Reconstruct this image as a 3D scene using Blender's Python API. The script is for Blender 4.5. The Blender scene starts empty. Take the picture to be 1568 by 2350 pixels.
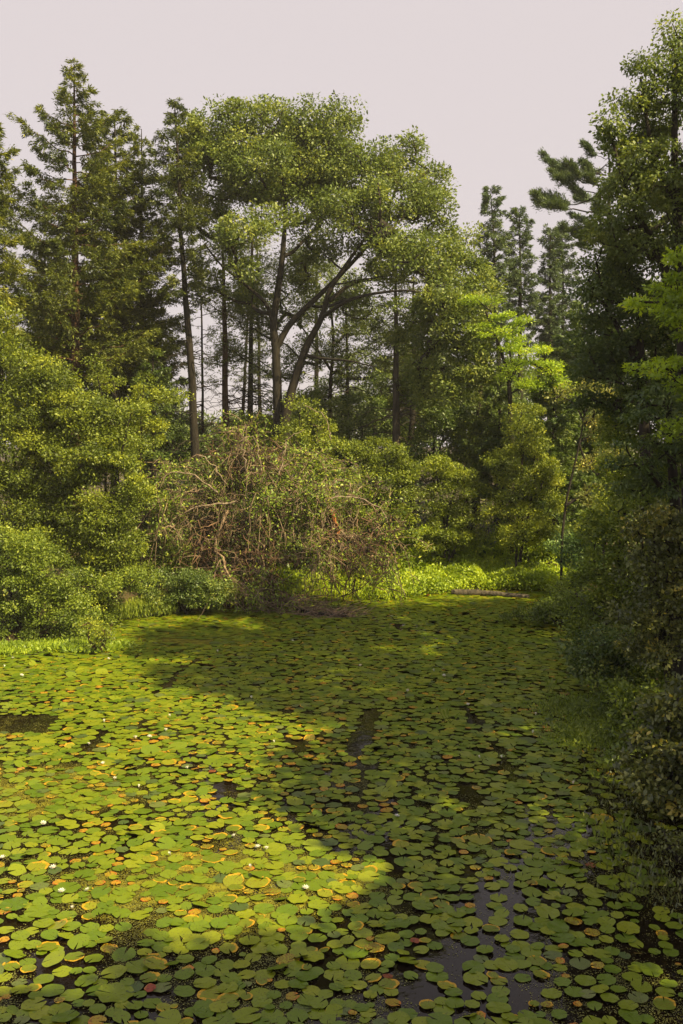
import bpy, math, random
import numpy as np
from mathutils import Vector

# ------------------------------------------------------------------ camera
S = bpy.context.scene
COL = S.collection
FPX = 2277.0; CX = 784.0; CY = 1175.0; CAMH = 4.5
PITCH = math.atan((1175 - 1000) / FPX)
cam_d = bpy.data.cameras.new("camera"); cam = bpy.data.objects.new("camera", cam_d); COL.objects.link(cam)
cam.location = (0, 0, CAMH); cam.rotation_euler = (math.radians(90) - PITCH, 0, 0)
cam_d.sensor_fit = 'VERTICAL'; cam_d.sensor_height = 36.0; cam_d.lens = 36.0 * FPX / 2350.0
cam_d.clip_start = 0.1; cam_d.clip_end = 2000
S.camera = cam

# ------------------------------------------------------------------ light
SUN_EL = math.radians(46); SUN_AZ = math.radians(-38)      # azimuth measured from +X (right), negative = behind the camera
sd = Vector((math.cos(SUN_EL) * math.cos(SUN_AZ), math.cos(SUN_EL) * math.sin(SUN_AZ), math.sin(SUN_EL)))
W = bpy.data.worlds.new("World"); S.world = W; W.use_nodes = True
nt = W.node_tree; nt.nodes.clear()
wo = nt.nodes.new('ShaderNodeOutputWorld'); bg = nt.nodes.new('ShaderNodeBackground')
sky = nt.nodes.new('ShaderNodeTexSky'); sky.sky_type = 'NISHITA'; sky.sun_disc = False
sky.sun_elevation = SUN_EL; sky.sun_rotation = math.atan2(sd.x, sd.y)
sky.dust_density = 4.0; sky.air_density = 1.0
m1 = nt.nodes.new('ShaderNodeMixRGB'); m1.blend_type = 'MIX'; m1.inputs[0].default_value = 0.93
m1.inputs[2].default_value = (6.05, 5.4, 5.4, 1)           # pale overexposed summer haze
nt.links.new(sky.outputs[0], m1.inputs[1]); nt.links.new(m1.outputs[0], bg.inputs[0])
bg.inputs[1].default_value = 0.065
nt.links.new(bg.outputs[0], wo.inputs[0])
sl = bpy.data.lights.new("sun", 'SUN'); sl.energy = 5.0; sl.angle = math.radians(0.6); sl.color = (1.0, 0.81, 0.38)
so = bpy.data.objects.new("sun", sl); COL.objects.link(so)
so.rotation_euler = (-sd).to_track_quat('-Z', 'Y').to_euler()
S.view_settings.view_transform = 'Standard'; S.view_settings.look = 'None'; S.view_settings.gamma = 1
S.view_settings.exposure = 1.0
S.cycles.max_bounces = 6; S.cycles.diffuse_bounces = 3; S.cycles.glossy_bounces = 2
S.cycles.transmission_bounces = 3; S.cycles.use_denoising = True
S.cycles.caustics_reflective = False; S.cycles.caustics_refractive = False

HAZE = .0007
RNG = np.random.default_rng(7)

def P(u, v, Y):
    """world point seen at (u, v) of a 1568x2350 view, at depth Y"""
    x = (u - CX) / FPX; yy = (CY - v) / FPX
    c, s = math.cos(PITCH), math.sin(PITCH)
    d = np.array([x, c + s * yy, -s + c * yy])
    return np.array([0, 0, CAMH]) + d * (Y / d[1])

def PG(u, v, z=0.0):
    x = (u - CX) / FPX; yy = (CY - v) / FPX
    c, s = math.cos(PITCH), math.sin(PITCH)
    d = np.array([x, c + s * yy, -s + c * yy])
    return np.array([0, 0, CAMH]) + d * ((z - CAMH) / d[2])

# ------------------------------------------------------------------ small helpers
def tag(o, label=None, cat=None, group=None, kind=None):
    if label: o['label'] = label
    if cat: o['category'] = cat
    if group: o['group'] = group
    if kind: o['kind'] = kind
    return o

def empty(name, loc, label=None, cat=None, group=None):
    o = bpy.data.objects.new(name, None); COL.objects.link(o); o.location = tuple(loc)
    o.empty_display_size = 0.2
    return tag(o, label, cat, group)

def mesh_from(name, V, faces_flat, loop_tot, mat, tint=None, parent=None, smooth=False, extra=None):
    me = bpy.data.meshes.new(name)
    V = np.asarray(V, dtype=np.float32)
    if parent is not None:
        V = V - np.array(parent.location, dtype=np.float32)
    me.vertices.add(len(V)); me.vertices.foreach_set('co', V.ravel())
    F = np.asarray(faces_flat, dtype=np.int32); LT = np.asarray(loop_tot, dtype=np.int32)
    me.loops.add(len(F)); me.loops.foreach_set('vertex_index', F)
    me.polygons.add(len(LT))
    st = np.zeros(len(LT), dtype=np.int32); st[1:] = np.cumsum(LT)[:-1]
    me.polygons.foreach_set('loop_start', st)
    if smooth: me.polygons.foreach_set('use_smooth', np.ones(len(LT), dtype=bool))
    me.update(calc_edges=True)
    if tint is not None:
        a = me.attributes.new('tint', 'FLOAT', 'POINT'); a.data.foreach_set('value', np.asarray(tint, dtype=np.float32))
    for k, val in (extra or {}).items():
        a = me.attributes.new(k, 'FLOAT', 'POINT'); a.data.foreach_set('value', np.asarray(val, dtype=np.float32))
    me.materials.append(mat)
    o = bpy.data.objects.new(name, me); COL.objects.link(o)
    if parent is not None: o.parent = parent
    return o

def unit(a):
    return a / np.maximum(np.linalg.norm(a, axis=-1, keepdims=True), 1e-9)

SH = {
    'kite': (np.array([[0, 0, 0], [.42, .5, .12], [1, 0, -.05], [.42, -.5, .12]]), 4),
    'oval': (np.array([[0, 0, 0], [.28, .46, .12], [.68, .38, .08], [1, 0, -.12], [.68, -.38, .08], [.28, -.46, .12]]), 6),
    'star': (np.array([[0, 0, 0], [.12, .34, .05], [.30, .22, .03], [.52, .56, .1], [.62, .2, .02], [1, 0, -.12],
                       [.62, -.2, .02], [.52, -.56, .1], [.30, -.22, .03], [.12, -.34, .05]]), 10),
}
DENS = 3.0; SIZE = .82
class Leaves:
    def __init__(s): s.C = []; s.D = []; s.N = []; s.L = []; s.W = []; s.T = []
    def add(s, C, D, N, L, Wd, T):
        n = len(C)
        s.C.append(C); s.D.append(D); s.N.append(N)
        s.L.append(np.broadcast_to(L, n)); s.W.append(np.broadcast_to(Wd, n)); s.T.append(np.broadcast_to(T, n))
    def count(s): return sum(len(c) for c in s.C)
    def build(s, name, mat, shape='kite', parent=None):
        C = np.concatenate(s.C); D = unit(np.concatenate(s.D)); N = np.concatenate(s.N)
        L = np.concatenate(s.L)[:, None, None]; Wd = np.concatenate(s.W)[:, None, None]; T = np.concatenate(s.T)
        B = unit(np.cross(N, D)); N = np.cross(D, B)
        sh, k = SH[shape]
        V = (C[:, None, :] + D[:, None, :] * (sh[None, :, 0:1] * L) + B[:, None, :] * (sh[None, :, 1:2] * L * Wd)
             + N[:, None, :] * (sh[None, :, 2:3] * L * Wd))
        n = len(C)
        return mesh_from(name, V.reshape(-1, 3), np.arange(n * k), np.full(n, k), mat, np.repeat(T, k), parent)

# ------------------------------------------------------------------ materials
def newmat(name):
    m = bpy.data.materials.new(name); m.use_nodes = True; m.node_tree.nodes.clear()
    return m, m.node_tree

def leafmat(name, cols, transl=0.35, gloss=0.03, nscale=0.9, rough=0.5, namt=0.35, gain=2.25):
    cols = [(c_[0] * gain * 1.0, c_[1] * gain, c_[2] * gain * .85) for c_ in cols]
    """cols: dark to light; the last one is a rare accent"""
    m, t = newmat(name); N = t.nodes; L = t.links
    out = N.new('ShaderNodeOutputMaterial')
    at = N.new('ShaderNodeAttribute'); at.attribute_name = 'tint'
    geo = N.new('ShaderNodeNewGeometry')
    no = N.new('ShaderNodeTexNoise'); no.inputs['Scale'].default_value = nscale; no.inputs['Detail'].default_value = 3
    L.new(geo.outputs['Position'], no.inputs['Vector'])
    s1 = N.new('ShaderNodeMath'); s1.operation = 'SUBTRACT'; s1.inputs[1].default_value = 0.5; L.new(no.outputs['Fac'], s1.inputs[0])
    s2 = N.new('ShaderNodeMath'); s2.operation = 'MULTIPLY_ADD'; s2.inputs[1].default_value = namt * 1.6
    L.new(s1.outputs[0], s2.inputs[0]); L.new(at.outputs['Fac'], s2.inputs[2])
    r = N.new('ShaderNodeValToRGB'); L.new(s2.outputs[0], r.inputs[0])
    e = r.color_ramp.elements
    pos = [0.1, 0.5, 0.86, 0.985][:len(cols)]
    e[0].position = pos[0]; e[0].color = (*cols[0], 1); e[1].position = pos[-1]; e[1].color = (*cols[-1], 1)
    for p_, c_ in zip(pos[1:-1], cols[1:-1]):
        q = e.new(p_); q.color = (*c_, 1)
    df = N.new('ShaderNodeBsdfDiffuse'); L.new(r.outputs[0], df.inputs[0])
    tr = N.new('ShaderNodeBsdfTranslucent')
    hs = N.new('ShaderNodeMixRGB'); hs.blend_type = 'MULTIPLY'; hs.inputs[0].default_value = 1; hs.inputs[2].default_value = (1.35, 1.25, .45, 1)
    L.new(r.outputs[0], hs.inputs[1]); L.new(hs.outputs[0], tr.inputs[0])
    mx = N.new('ShaderNodeMixShader'); mx.inputs[0].default_value = transl
    L.new(df.outputs[0], mx.inputs[1]); L.new(tr.outputs[0], mx.inputs[2])
    gl = N.new('ShaderNodeBsdfGlossy'); gl.inputs['Roughness'].default_value = rough; gl.inputs[0].default_value = (.9, .95, 1, 1)
    m2 = N.new('ShaderNodeMixShader'); m2.inputs[0].default_value = gloss
    L.new(mx.outputs[0], m2.inputs[1]); L.new(gl.outputs[0], m2.inputs[2]); L.new(m2.outputs[0], out.inputs[0])
    return m

def barkmat(name, c1, c2, scale=(14, 14, 2.5)):
    m, t = newmat(name); N = t.nodes; L = t.links
    out = N.new('ShaderNodeOutputMaterial'); b = N.new('ShaderNodeBsdfPrincipled'); b.inputs['Roughness'].default_value = .9
    geo = N.new('ShaderNodeNewGeometry'); mp = N.new('ShaderNodeMapping'); mp.inputs['Scale'].default_value = scale
    no = N.new('ShaderNodeTexNoise'); no.inputs['Detail'].default_value = 5; no.inputs['Scale'].default_value = 1.0
    L.new(geo.outputs['Position'], mp.inputs[0]); L.new(mp.outputs[0], no.inputs['Vector'])
    r = N.new('ShaderNodeValToRGB'); L.new(no.outputs['Fac'], r.inputs[0])
    r.color_ramp.elements[0].position = .35; r.color_ramp.elements[0].color = (*c1, 1)
    r.color_ramp.elements[1].position = .65; r.color_ramp.elements[1].color = (*c2, 1)
    bp = N.new('ShaderNodeBump'); bp.inputs['Strength'].default_value = .7; bp.inputs['Distance'].default_value = .03
    L.new(no.outputs['Fac'], bp.inputs['Height']); L.new(bp.outputs[0], b.inputs['Normal'])
    L.new(r.outputs[0], b.inputs['Base Color']); L.new(b.outputs[0], out.inputs[0])
    return m

M = {}
M['oak'] = leafmat('oak leaf', [(.034, .052, .014), (.072, .100, .026), (.125, .150, .040), (.18, .20, .06)])
M['hemlock'] = leafmat('needle', [(.022, .034, .011), (.052, .066, .014), (.105, .120, .018), (.16, .16, .02)], .3)
M['pine'] = leafmat('pine needle', [(.020, .036, .022), (.040, .062, .034), (.066, .090, .048), (.09, .12, .06)], .25)
M['bush'] = leafmat('bush leaf', [(.032, .048, .008), (.082, .110, .014), (.165, .195, .022), (.22, .24, .03)], gain=1.95)
M['green'] = leafmat('green bush leaf', [(.034, .052, .009), (.080, .112, .016), (.140, .172, .026), (.19, .22, .03)])
M['green2'] = leafmat('creeper leaf', [(.035, .060, .012), (.085, .125, .020), (.150, .195, .030), (.24, .26, .04)])
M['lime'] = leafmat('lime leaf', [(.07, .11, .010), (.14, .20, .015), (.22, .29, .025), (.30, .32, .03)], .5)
M['dark'] = leafmat('dark leaf', [(.020, .038, .010), (.048, .074, .018), (.088, .118, .028), (.15, .16, .035)], .3, .04)
M['olive'] = leafmat('olive leaf', [(.026, .034, .008), (.066, .078, .018), (.14, .145, .035), (.26, .22, .05)], .3, .05)
M['teal'] = leafmat('blue green leaf', [(.03, .055, .022), (.065, .11, .040), (.11, .16, .055), (.16, .22, .08)], .3)
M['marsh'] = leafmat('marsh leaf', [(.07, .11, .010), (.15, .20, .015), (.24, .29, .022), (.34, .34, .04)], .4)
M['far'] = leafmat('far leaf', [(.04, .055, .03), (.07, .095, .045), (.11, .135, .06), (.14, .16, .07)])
M['bark'] = barkmat('bark', (.007, .005, .004), (.022, .016, .013))
M['redbark'] = barkmat('red bark', (.030, .014, .009), (.10, .050, .030))
M['greybark'] = barkmat('grey bark', (.035, .029, .023), (.11, .09, .07))
M['deadwood'] = barkmat('dead wood', (.075, .045, .032), (.30, .215, .155), (10, 10, 10))
M['twig'] = barkmat('twig wood', (.040, .024, .018), (.30, .22, .165), (2.2, 2.2, 2.2))
M['rust'] = barkmat('rusty wood', (.12, .040, .015), (.34, .13, .04), (8, 8, 8))

# ------------------------------------------------------------------ pond outline and ground
POND = np.array([(5.2, -14), (4.7, 0), (4.3, 8), (4.6, 11), (5.2, 14.5), (5.7, 18), (5.6, 21), (5.2, 23), (6.4, 25.5), (7.6, 28.4),
                 (4.6, 29.4), (1.6, 29.0), (-.8, 27.4), (-3.0, 25.6), (-5.0, 25.0), (-6.2, 24.2), (-6.3, 22.6), (-6.9, 21.3),
                 (-9, 20.4), (-12, 17), (-13, 8), (-13, -14)])
def sdist(x, y):
    x = np.asarray(x, float); y = np.asarray(y, float)
    best = np.full(x.shape, 1e9); ins = np.zeros(x.shape, bool)
    n = len(POND)
    for i in range(n):
        ax, ay = POND[i]; bx, by = POND[(i + 1) % n]
        dx, dy = bx - ax, by - ay
        t = np.clip(((x - ax) * dx + (y - ay) * dy) / (dx * dx + dy * dy), 0, 1)
        best = np.minimum(best, np.hypot(x - ax - t * dx, y - ay - t * dy))
        c = ((ay > y) != (by > y)) & (x < (bx - ax) * (y - ay) / (by - ay + 1e-12) + ax)
        ins ^= c
    return np.where(ins, -best, best)
_ph = RNG.uniform(0, 6.28, (12, 2)); _dr = RNG.uniform(0, 6.28, 12)
def wob(x, y, s=1.0, k=0):
    r = 0
    for i in range(5):
        a = _dr[(i + k) % 12]; f = s * (1 + .83 * i)
        r = r + np.sin((x * math.cos(a) + y * math.sin(a)) * f + _ph[(i + k) % 12, 0]) / (1 + .5 * i)
    return r / 3.0
def ground(x, y):
    d = sdist(x, y) + .25 * wob(x, y, 1.3)
    d = np.asarray(d)
    up = np.clip(d, 0, 8)
    z = np.where(d > 0, .05 + .55 * (1 - np.exp(-up / 1.2)) + .06 * up, np.maximum(d * .5, -.8))
    return z + np.where(d > 0, .08 * wob(x, y, .9, 3), 0)
def gz(x, y): return float(ground(np.array([x]), np.array([y]))[0])

def axis(lo, hi, step, far):
    a = list(np.arange(lo, hi + 1e-6, step)); s = step; v = hi
    while v < far: s *= 1.35; v += s; a.append(v)
    s = step; v = lo; b = []
    while v > -far: s *= 1.35; v -= s; b.append(v)
    return np.array(b[::-1] + a)
gx = axis(-16, 14, .3, 260); gy = axis(-6, 40, .3, 260)
X, Y = np.meshgrid(gx, gy); Z = ground(X, Y)
nx, ny = len(gx), len(gy)
ii = (np.arange(ny - 1)[:, None] * nx + np.arange(nx - 1)[None, :]).ravel()
F = np.stack([ii, ii + 1, ii + 1 + nx, ii + nx], 1)
mg, t = newmat('ground'); N = t.nodes; L = t.links
out = N.new('ShaderNodeOutputMaterial'); b = N.new('ShaderNodeBsdfPrincipled'); b.inputs['Roughness'].default_value = .95
geo = N.new('ShaderNodeNewGeometry'); no = N.new('ShaderNodeTexNoise'); no.inputs['Scale'].default_value = 2.5; no.inputs['Detail'].default_value = 8
L.new(geo.outputs['Position'], no.inputs['Vector'])
r = N.new('ShaderNodeValToRGB'); L.new(no.outputs['Fac'], r.inputs[0])
r.color_ramp.elements[0].position = .35; r.color_ramp.elements[0].color = (.025, .017, .010, 1)
r.color_ramp.elements[1].position = .7; r.color_ramp.elements[1].color = (.07, .085, .02, 1)
q = r.color_ramp.elements.new(.52); q.color = (.06, .04, .02, 1)
bp = N.new('ShaderNodeBump'); bp.inputs['Distance'].default_value = .08; L.new(no.outputs['Fac'], bp.inputs['Height'])
L.new(bp.outputs[0], b.inputs['Normal']); L.new(r.outputs[0], b.inputs['Base Color']); L.new(b.outputs[0], out.inputs[0])
g = mesh_from('ground', np.stack([X.ravel(), Y.ravel(), Z.ravel()], 1), F.ravel(), np.full(len(F), 4), mg, smooth=True)
tag(g, 'dark leafy earth of the pond bank under the trees', kind='structure')

# water: one fine sheet; duckweed scum is a floating skin that covers it in patches
def scum_amount(x, y):
    a = np.clip((y - 20.0) / 2.2, 0, 1) * np.clip((-1.0 - x) / 2.5, 0, 1) * .95               # left arm
    b_ = np.clip((y - 25.2) / 1.6, 0, 1) * .9                                                 # far shore
    c = np.clip(1.25 - np.hypot((x + 1.2) / 1.5, (y - 9.6) / 1.0), 0, .36)
    d = np.clip(1.2 - np.hypot((x + 4.0) / 1.4, (y - 12.3) / 1.0), 0, .3)
    e = np.clip((x - 3.4) / 1.2, 0, 1) * .25
    f = .10 * np.clip((1.0 - x) / 3, 0, 1) * np.clip((y - 8.5) / 2, 0, 1)
    return np.clip(.34 + a + b_ + c + d + e + f, 0, 1)
wx = np.arange(-16, 10.01, .25); wy = np.arange(-16, 31.01, .25)
X, Y = np.meshgrid(wx, wy); nx, ny = len(wx), len(wy)
ii = (np.arange(ny - 1)[:, None] * nx + np.arange(nx - 1)[None, :]).ravel()
F = np.stack([ii, ii + 1, ii + 1 + nx, ii + nx], 1)
mw, t = newmat('water'); N = t.nodes; L = t.links
out = N.new('ShaderNodeOutputMaterial'); b = N.new('ShaderNodeBsdfPrincipled')
b.inputs['Base Color'].default_value = (.008, .005, .003, 1); b.inputs['Roughness'].default_value = .04; b.inputs['IOR'].default_value = 1.33; b.inputs['Specular IOR Level'].default_value = .33
geo = N.new('ShaderNodeNewGeometry')
n0 = N.new('ShaderNodeTexNoise'); n0.inputs['Scale'].default_value = 5; n0.inputs['Detail'].default_value = 2; L.new(geo.outputs['Position'], n0.inputs['Vector'])
bp = N.new('ShaderNodeBump'); bp.inputs['Strength'].default_value = .12; bp.inputs['Distance'].default_value = .02
L.new(n0.outputs['Fac'], bp.inputs['Height']); L.new(bp.outputs[0], b.inputs['Normal'])
at = N.new('ShaderNodeAttribute'); at.attribute_name = 'scum'
n1 = N.new('ShaderNodeTexNoise'); n1.inputs['Scale'].default_value = 1.6; n1.inputs['Detail'].default_value = 5; n1.inputs['Roughness'].default_value = .65
L.new(geo.outputs['Position'], n1.inputs['Vector'])
vo = N.new('ShaderNodeTexVoronoi'); vo.inputs['Scale'].default_value = 70; L.new(geo.outputs['Position'], vo.inputs['Vector'])
a1 = N.new('ShaderNodeMath'); a1.operation = 'ADD'; L.new(n1.outputs['Fac'], a1.inputs[0]); L.new(at.outputs['Fac'], a1.inputs[1])
a2 = N.new('ShaderNodeMath'); a2.operation = 'MULTIPLY_ADD'; a2.inputs[1].default_value = -.55; L.new(vo.outputs['Distance'], a2.inputs[0]); L.new(a1.outputs[0], a2.inputs[2])
th = N.new('ShaderNodeMapRange'); th.inputs['From Min'].default_value = .86; th.inputs['From Max'].default_value = .93; L.new(a2.outputs[0], th.inputs['Value'])
cr = N.new('ShaderNodeValToRGB'); cr.color_ramp.elements[0].color = (.06, .055, .012, 1); cr.color_ramp.elements[1].color = (.26, .25, .03, 1)
cr.color_ramp.elements[0].position = .3; cr.color_ramp.elements[1].position = .75
n2 = N.new('ShaderNodeTexNoise'); n2.inputs['Scale'].default_value = 9; n2.inputs['Detail'].default_value = 6; L.new(geo.outputs['Position'], n2.inputs['Vector']); L.new(n2.outputs['Fac'], cr.inputs[0])
df = N.new('ShaderNodeBsdfDiffuse'); L.new(cr.outputs[0], df.inputs[0])
mx = N.new('ShaderNodeMixShader'); L.new(th.outputs[0], mx.inputs[0]); L.new(b.outputs[0], mx.inputs[1]); L.new(df.outputs[0], mx.inputs[2]); L.new(mx.outputs[0], out.inputs[0])
wtr = mesh_from('water', np.stack([X.ravel(), Y.ravel(), 0 * X.ravel()], 1), F.ravel(), np.full(len(F), 4), mw, extra={'scum': scum_amount(X, Y).ravel()})
tag(wtr, 'dark brown pond water with floating duckweed film', kind='structure')

# ------------------------------------------------------------------ lily pads
def padmat(name, base, vein, edge, edge_amt, spot, spot_amt, gloss=.25):
    m, t = newmat(name); N = t.nodes; L = t.links
    out = N.new('ShaderNodeOutputMaterial'); b = N.new('ShaderNodeBsdfPrincipled')
    b.inputs['Roughness'].default_value = .38; b.inputs['Specular IOR Level'].default_value = gloss
    at = N.new('ShaderNodeAttribute'); at.attribute_name = 'rad'
    an = N.new('ShaderNodeAttribute'); an.attribute_name = 'ang'
    ti = N.new('ShaderNodeAttribute'); ti.attribute_name = 'tint'
    oi = N.new('ShaderNodeObjectInfo')
    geo = N.new('ShaderNodeNewGeometry')
    no = N.new('ShaderNodeTexNoise'); no.inputs['Scale'].default_value = 9; no.inputs['Detail'].default_value = 4; L.new(geo.outputs['Position'], no.inputs['Vector'])
    # per pad brightness
    tm = N.new('ShaderNodeMath'); tm.operation = 'ADD'; L.new(ti.outputs['Fac'], tm.inputs[0]); L.new(oi.outputs['Random'], tm.inputs[1])
    fr = N.new('ShaderNodeMath'); fr.operation = 'FRACT'; L.new(tm.outputs[0], fr.inputs[0])
    hv = N.new('ShaderNodeHueSaturation')
    mr = N.new('ShaderNodeMapRange'); mr.inputs['To Min'].default_value = .72; mr.inputs['To Max'].default_value = 1.25; L.new(fr.outputs[0], mr.inputs['Value'])
    L.new(mr.outputs[0], hv.inputs['Value'])
    mh = N.new('ShaderNodeMapRange'); mh.inputs['To Min'].default_value = .525; mh.inputs['To Max'].default_value = .475; L.new(fr.outputs[0], mh.inputs['Value'])
    L.new(mh.outputs[0], hv.inputs['Hue'])
    hv.inputs['Color'].default_value = (*base, 1)
    # veins
    wv = N.new('ShaderNodeMath'); wv.operation = 'SINE'
    w1 = N.new('ShaderNodeMath'); w1.operation = 'MULTIPLY'; w1.inputs[1].default_value = 16; L.new(an.outputs['Fac'], w1.inputs[0]); L.new(w1.outputs[0], wv.inputs[0])
    vm = N.new('ShaderNodeMapRange'); vm.inputs['From Min'].default_value = .9; vm.inputs['From Max'].default_value = 1.0; vm.inputs['To Max'].default_value = .45
    L.new(wv.outputs[0], vm.inputs['Value'])
    c1 = N.new('ShaderNodeMixRGB'); c1.inputs[2].default_value = (*vein, 1); L.new(vm.outputs[0], c1.inputs[0]); L.new(hv.outputs[0], c1.inputs[1])
    # ageing creeps in from one side of the rim
    sh = N.new('ShaderNodeMath'); sh.operation = 'MULTIPLY_ADD'; sh.inputs[1].default_value = 37.0; L.new(tm.outputs[0], sh.inputs[0]); L.new(an.outputs['Fac'], sh.inputs[2])
    sn = N.new('ShaderNodeMath'); sn.operation = 'SINE'; L.new(sh.outputs[0], sn.inputs[0])
    sr = N.new('ShaderNodeMath'); sr.operation = 'MULTIPLY'; L.new(sn.outputs[0], sr.inputs[0]); L.new(at.outputs['Fac'], sr.inputs[1])
    e0 = N.new('ShaderNodeMath'); e0.operation = 'MULTIPLY_ADD'; e0.inputs[1].default_value = .42; L.new(sr.outputs[0], e0.inputs[0]); L.new(at.outputs['Fac'], e0.inputs[2])
    n9 = N.new('ShaderNodeTexNoise'); n9.inputs['Scale'].default_value = 28; n9.inputs['Detail'].default_value = 3; L.new(geo.outputs['Position'], n9.inputs['Vector'])
    ed = N.new('ShaderNodeMath'); ed.operation = 'MULTIPLY_ADD'; ed.inputs[1].default_value = 1.0; L.new(n9.outputs['Fac'], ed.inputs[0]); L.new(e0.outputs[0], ed.inputs[2])
    em = N.new('ShaderNodeMapRange'); em.inputs['From Min'].default_value = 2.02 - .85 * edge_amt; em.inputs['From Max'].default_value = 2.12 - .80 * edge_amt; L.new(ed.outputs[0], em.inputs['Value'])
    c2 = N.new('ShaderNodeMixRGB'); c2.inputs[2].default_value = (*edge, 1); L.new(em.outputs[0], c2.inputs[0]); L.new(c1.outputs[0], c2.inputs[1])
    # spots and insect holes
    n3 = N.new('ShaderNodeTexNoise'); n3.inputs['Scale'].default_value = 75; n3.inputs['Detail'].default_value = 2; L.new(geo.outputs['Position'], n3.inputs['Vector'])
    sm = N.new('ShaderNodeMapRange'); sm.inputs['From Min'].default_value = .74 - .1 * spot_amt; sm.inputs['From Max'].default_value = .78 - .1 * spot_amt; L.new(n3.outputs['Fac'], sm.inputs['Value'])
    c3 = N.new('ShaderNodeMixRGB'); c3.inputs[2].default_value = (*spot, 1); L.new(sm.outputs[0], c3.inputs[0]); L.new(c2.outputs[0], c3.inputs[1])
    L.new(c3.outputs[0], b.inputs['Base Color'])
    bp = N.new('ShaderNodeBump'); bp.inputs['Strength'].default_value = .35; bp.inputs['Distance'].default_value = .01
    L.new(no.outputs['Fac'], bp.inputs['Height']); L.new(bp.outputs[0], b.inputs['Normal'])
    L.new(b.outputs[0], out.inputs[0])
    return m
PM = {
    'g': padmat('pad green', (.128, .176, .007), (.16, .21, .015), (.30, .30, .02), .12, (.05, .04, .015), 1.0),
    'e': padmat('pad yellow edged', (.150, .182, .008), (.18, .21, .02), (.45, .27, .015), .70, (.12, .06, .01), 1.3),
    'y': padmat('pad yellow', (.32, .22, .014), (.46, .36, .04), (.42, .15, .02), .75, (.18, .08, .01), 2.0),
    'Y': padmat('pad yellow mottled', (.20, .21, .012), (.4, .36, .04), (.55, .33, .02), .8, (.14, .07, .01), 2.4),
    'd': padmat('pad dull', (.085, .120, .030), (.12, .16, .05), (.12, .12, .03), .3, (.05, .04, .02), 1.4),
    'r': padmat('pad red brown', (.20, .045, .016), (.28, .08, .02), (.30, .12, .02), .5, (.06, .02, .01), 1.6),
}
PADSEG = 26
def pad_verts(rs, notch=.30, wav=.03, asp=1.0, cup=.0, lobe=.0):
    """one notched round leaf, unit radius, rim with slight waves; returns verts, faces, rad, ang"""
    a = np.linspace(notch / 2, 2 * math.pi - notch / 2, PADSEG)
    k1, k2 = rs.integers(3, 7), rs.integers(7, 12)
    r = 1 + wav * np.sin(k1 * a + rs.uniform(0, 6)) + wav * .6 * np.sin(k2 * a + rs.uniform(0, 6)) + lobe * np.cos(a)
    zz = cup + .035 * np.sin(k1 * a + rs.uniform(0, 6))
    V = [(0.06, 0, 0)]; rad = [0]; ang = [0]
    for f in (.55, 1.0):
        for i in range(PADSEG):
            V.append((f * r[i] * math.cos(a[i]), f * r[i] * math.sin(a[i]) * asp, zz[i] * f * f)); rad.append(f); ang.append(a[i])
    Fc = []
    for i in range(PADSEG - 1):
        Fc.append((0, 1 + i, 2 + i)); Fc.append((1 + i, 1 + PADSEG + i, 2 + PADSEG + i, 2 + i))
    return np.array(V), Fc, np.array(rad, float), np.array(ang)

prng = np.random.default_rng(11)
variants = {}
for kk in PM:
    variants[kk] = []
    for q in range(7 if kk == 'g' else 3):
        V, Fc, rad, ang = pad_verts(prng, prng.uniform(.05, .36), prng.uniform(.012, .04) * (2 if kk in 'Yyr' else 1), prng.uniform(.86, 1.0), prng.uniform(0, .09), 0)
        me = bpy.data.meshes.new('lily_pad')
        me.from_pydata([tuple(v) for v in V], [], Fc); me.update()
        for an_, val in (('rad', rad), ('ang', ang), ('tint', np.zeros(len(V)))):
            at_ = me.attributes.new(an_, 'FLOAT', 'POINT'); at_.data.foreach_set('value', val.astype(np.float32))
        me.polygons.foreach_set('use_smooth', np.ones(len(me.polygons), bool))
        me.materials.append(PM[kk]); variants[kk].append(me)

# near pads, read off the photo in four strips: x, y, width [, kind]
T0 = "130,10,280;50,70,130,y;360,75,270;110,130,110;235,145,165;400,190,200;55,245,155;610,120,190;650,215,180;820,230,190;970,240,150;1125,215,160;810,120,140,e;190,310,180;30,335,120,y;460,300,180;610,310,160;300,390,160;140,470,210;380,455,110;520,430,140;490,530,220;680,490,190,e;820,385,130;950,345,170;1130,470,240;1320,450,150;1465,295,170;1000,410,170,Y;100,580,180,e;260,620,150,e;400,700,190;190,800,190;480,800,220;330,850,150;310,930,230;370,1000,230;700,630,120;790,710,230;820,620,130;1040,640,240;1250,590,240;1420,570,250,e;1370,690,200,e;1500,700,150;660,840,220;1050,830,360;1120,930,150;720,920,120;810,920,120;890,970,170;600,1060,260;740,1080,200;1110,1050,180;1290,1020,150;1490,960,150,e;60,850,80,y;120,985,130;20,975,110;1370,790,110,r;40,1060,140;1540,430,120;1500,190,170;200,1080,150,d"
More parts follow.
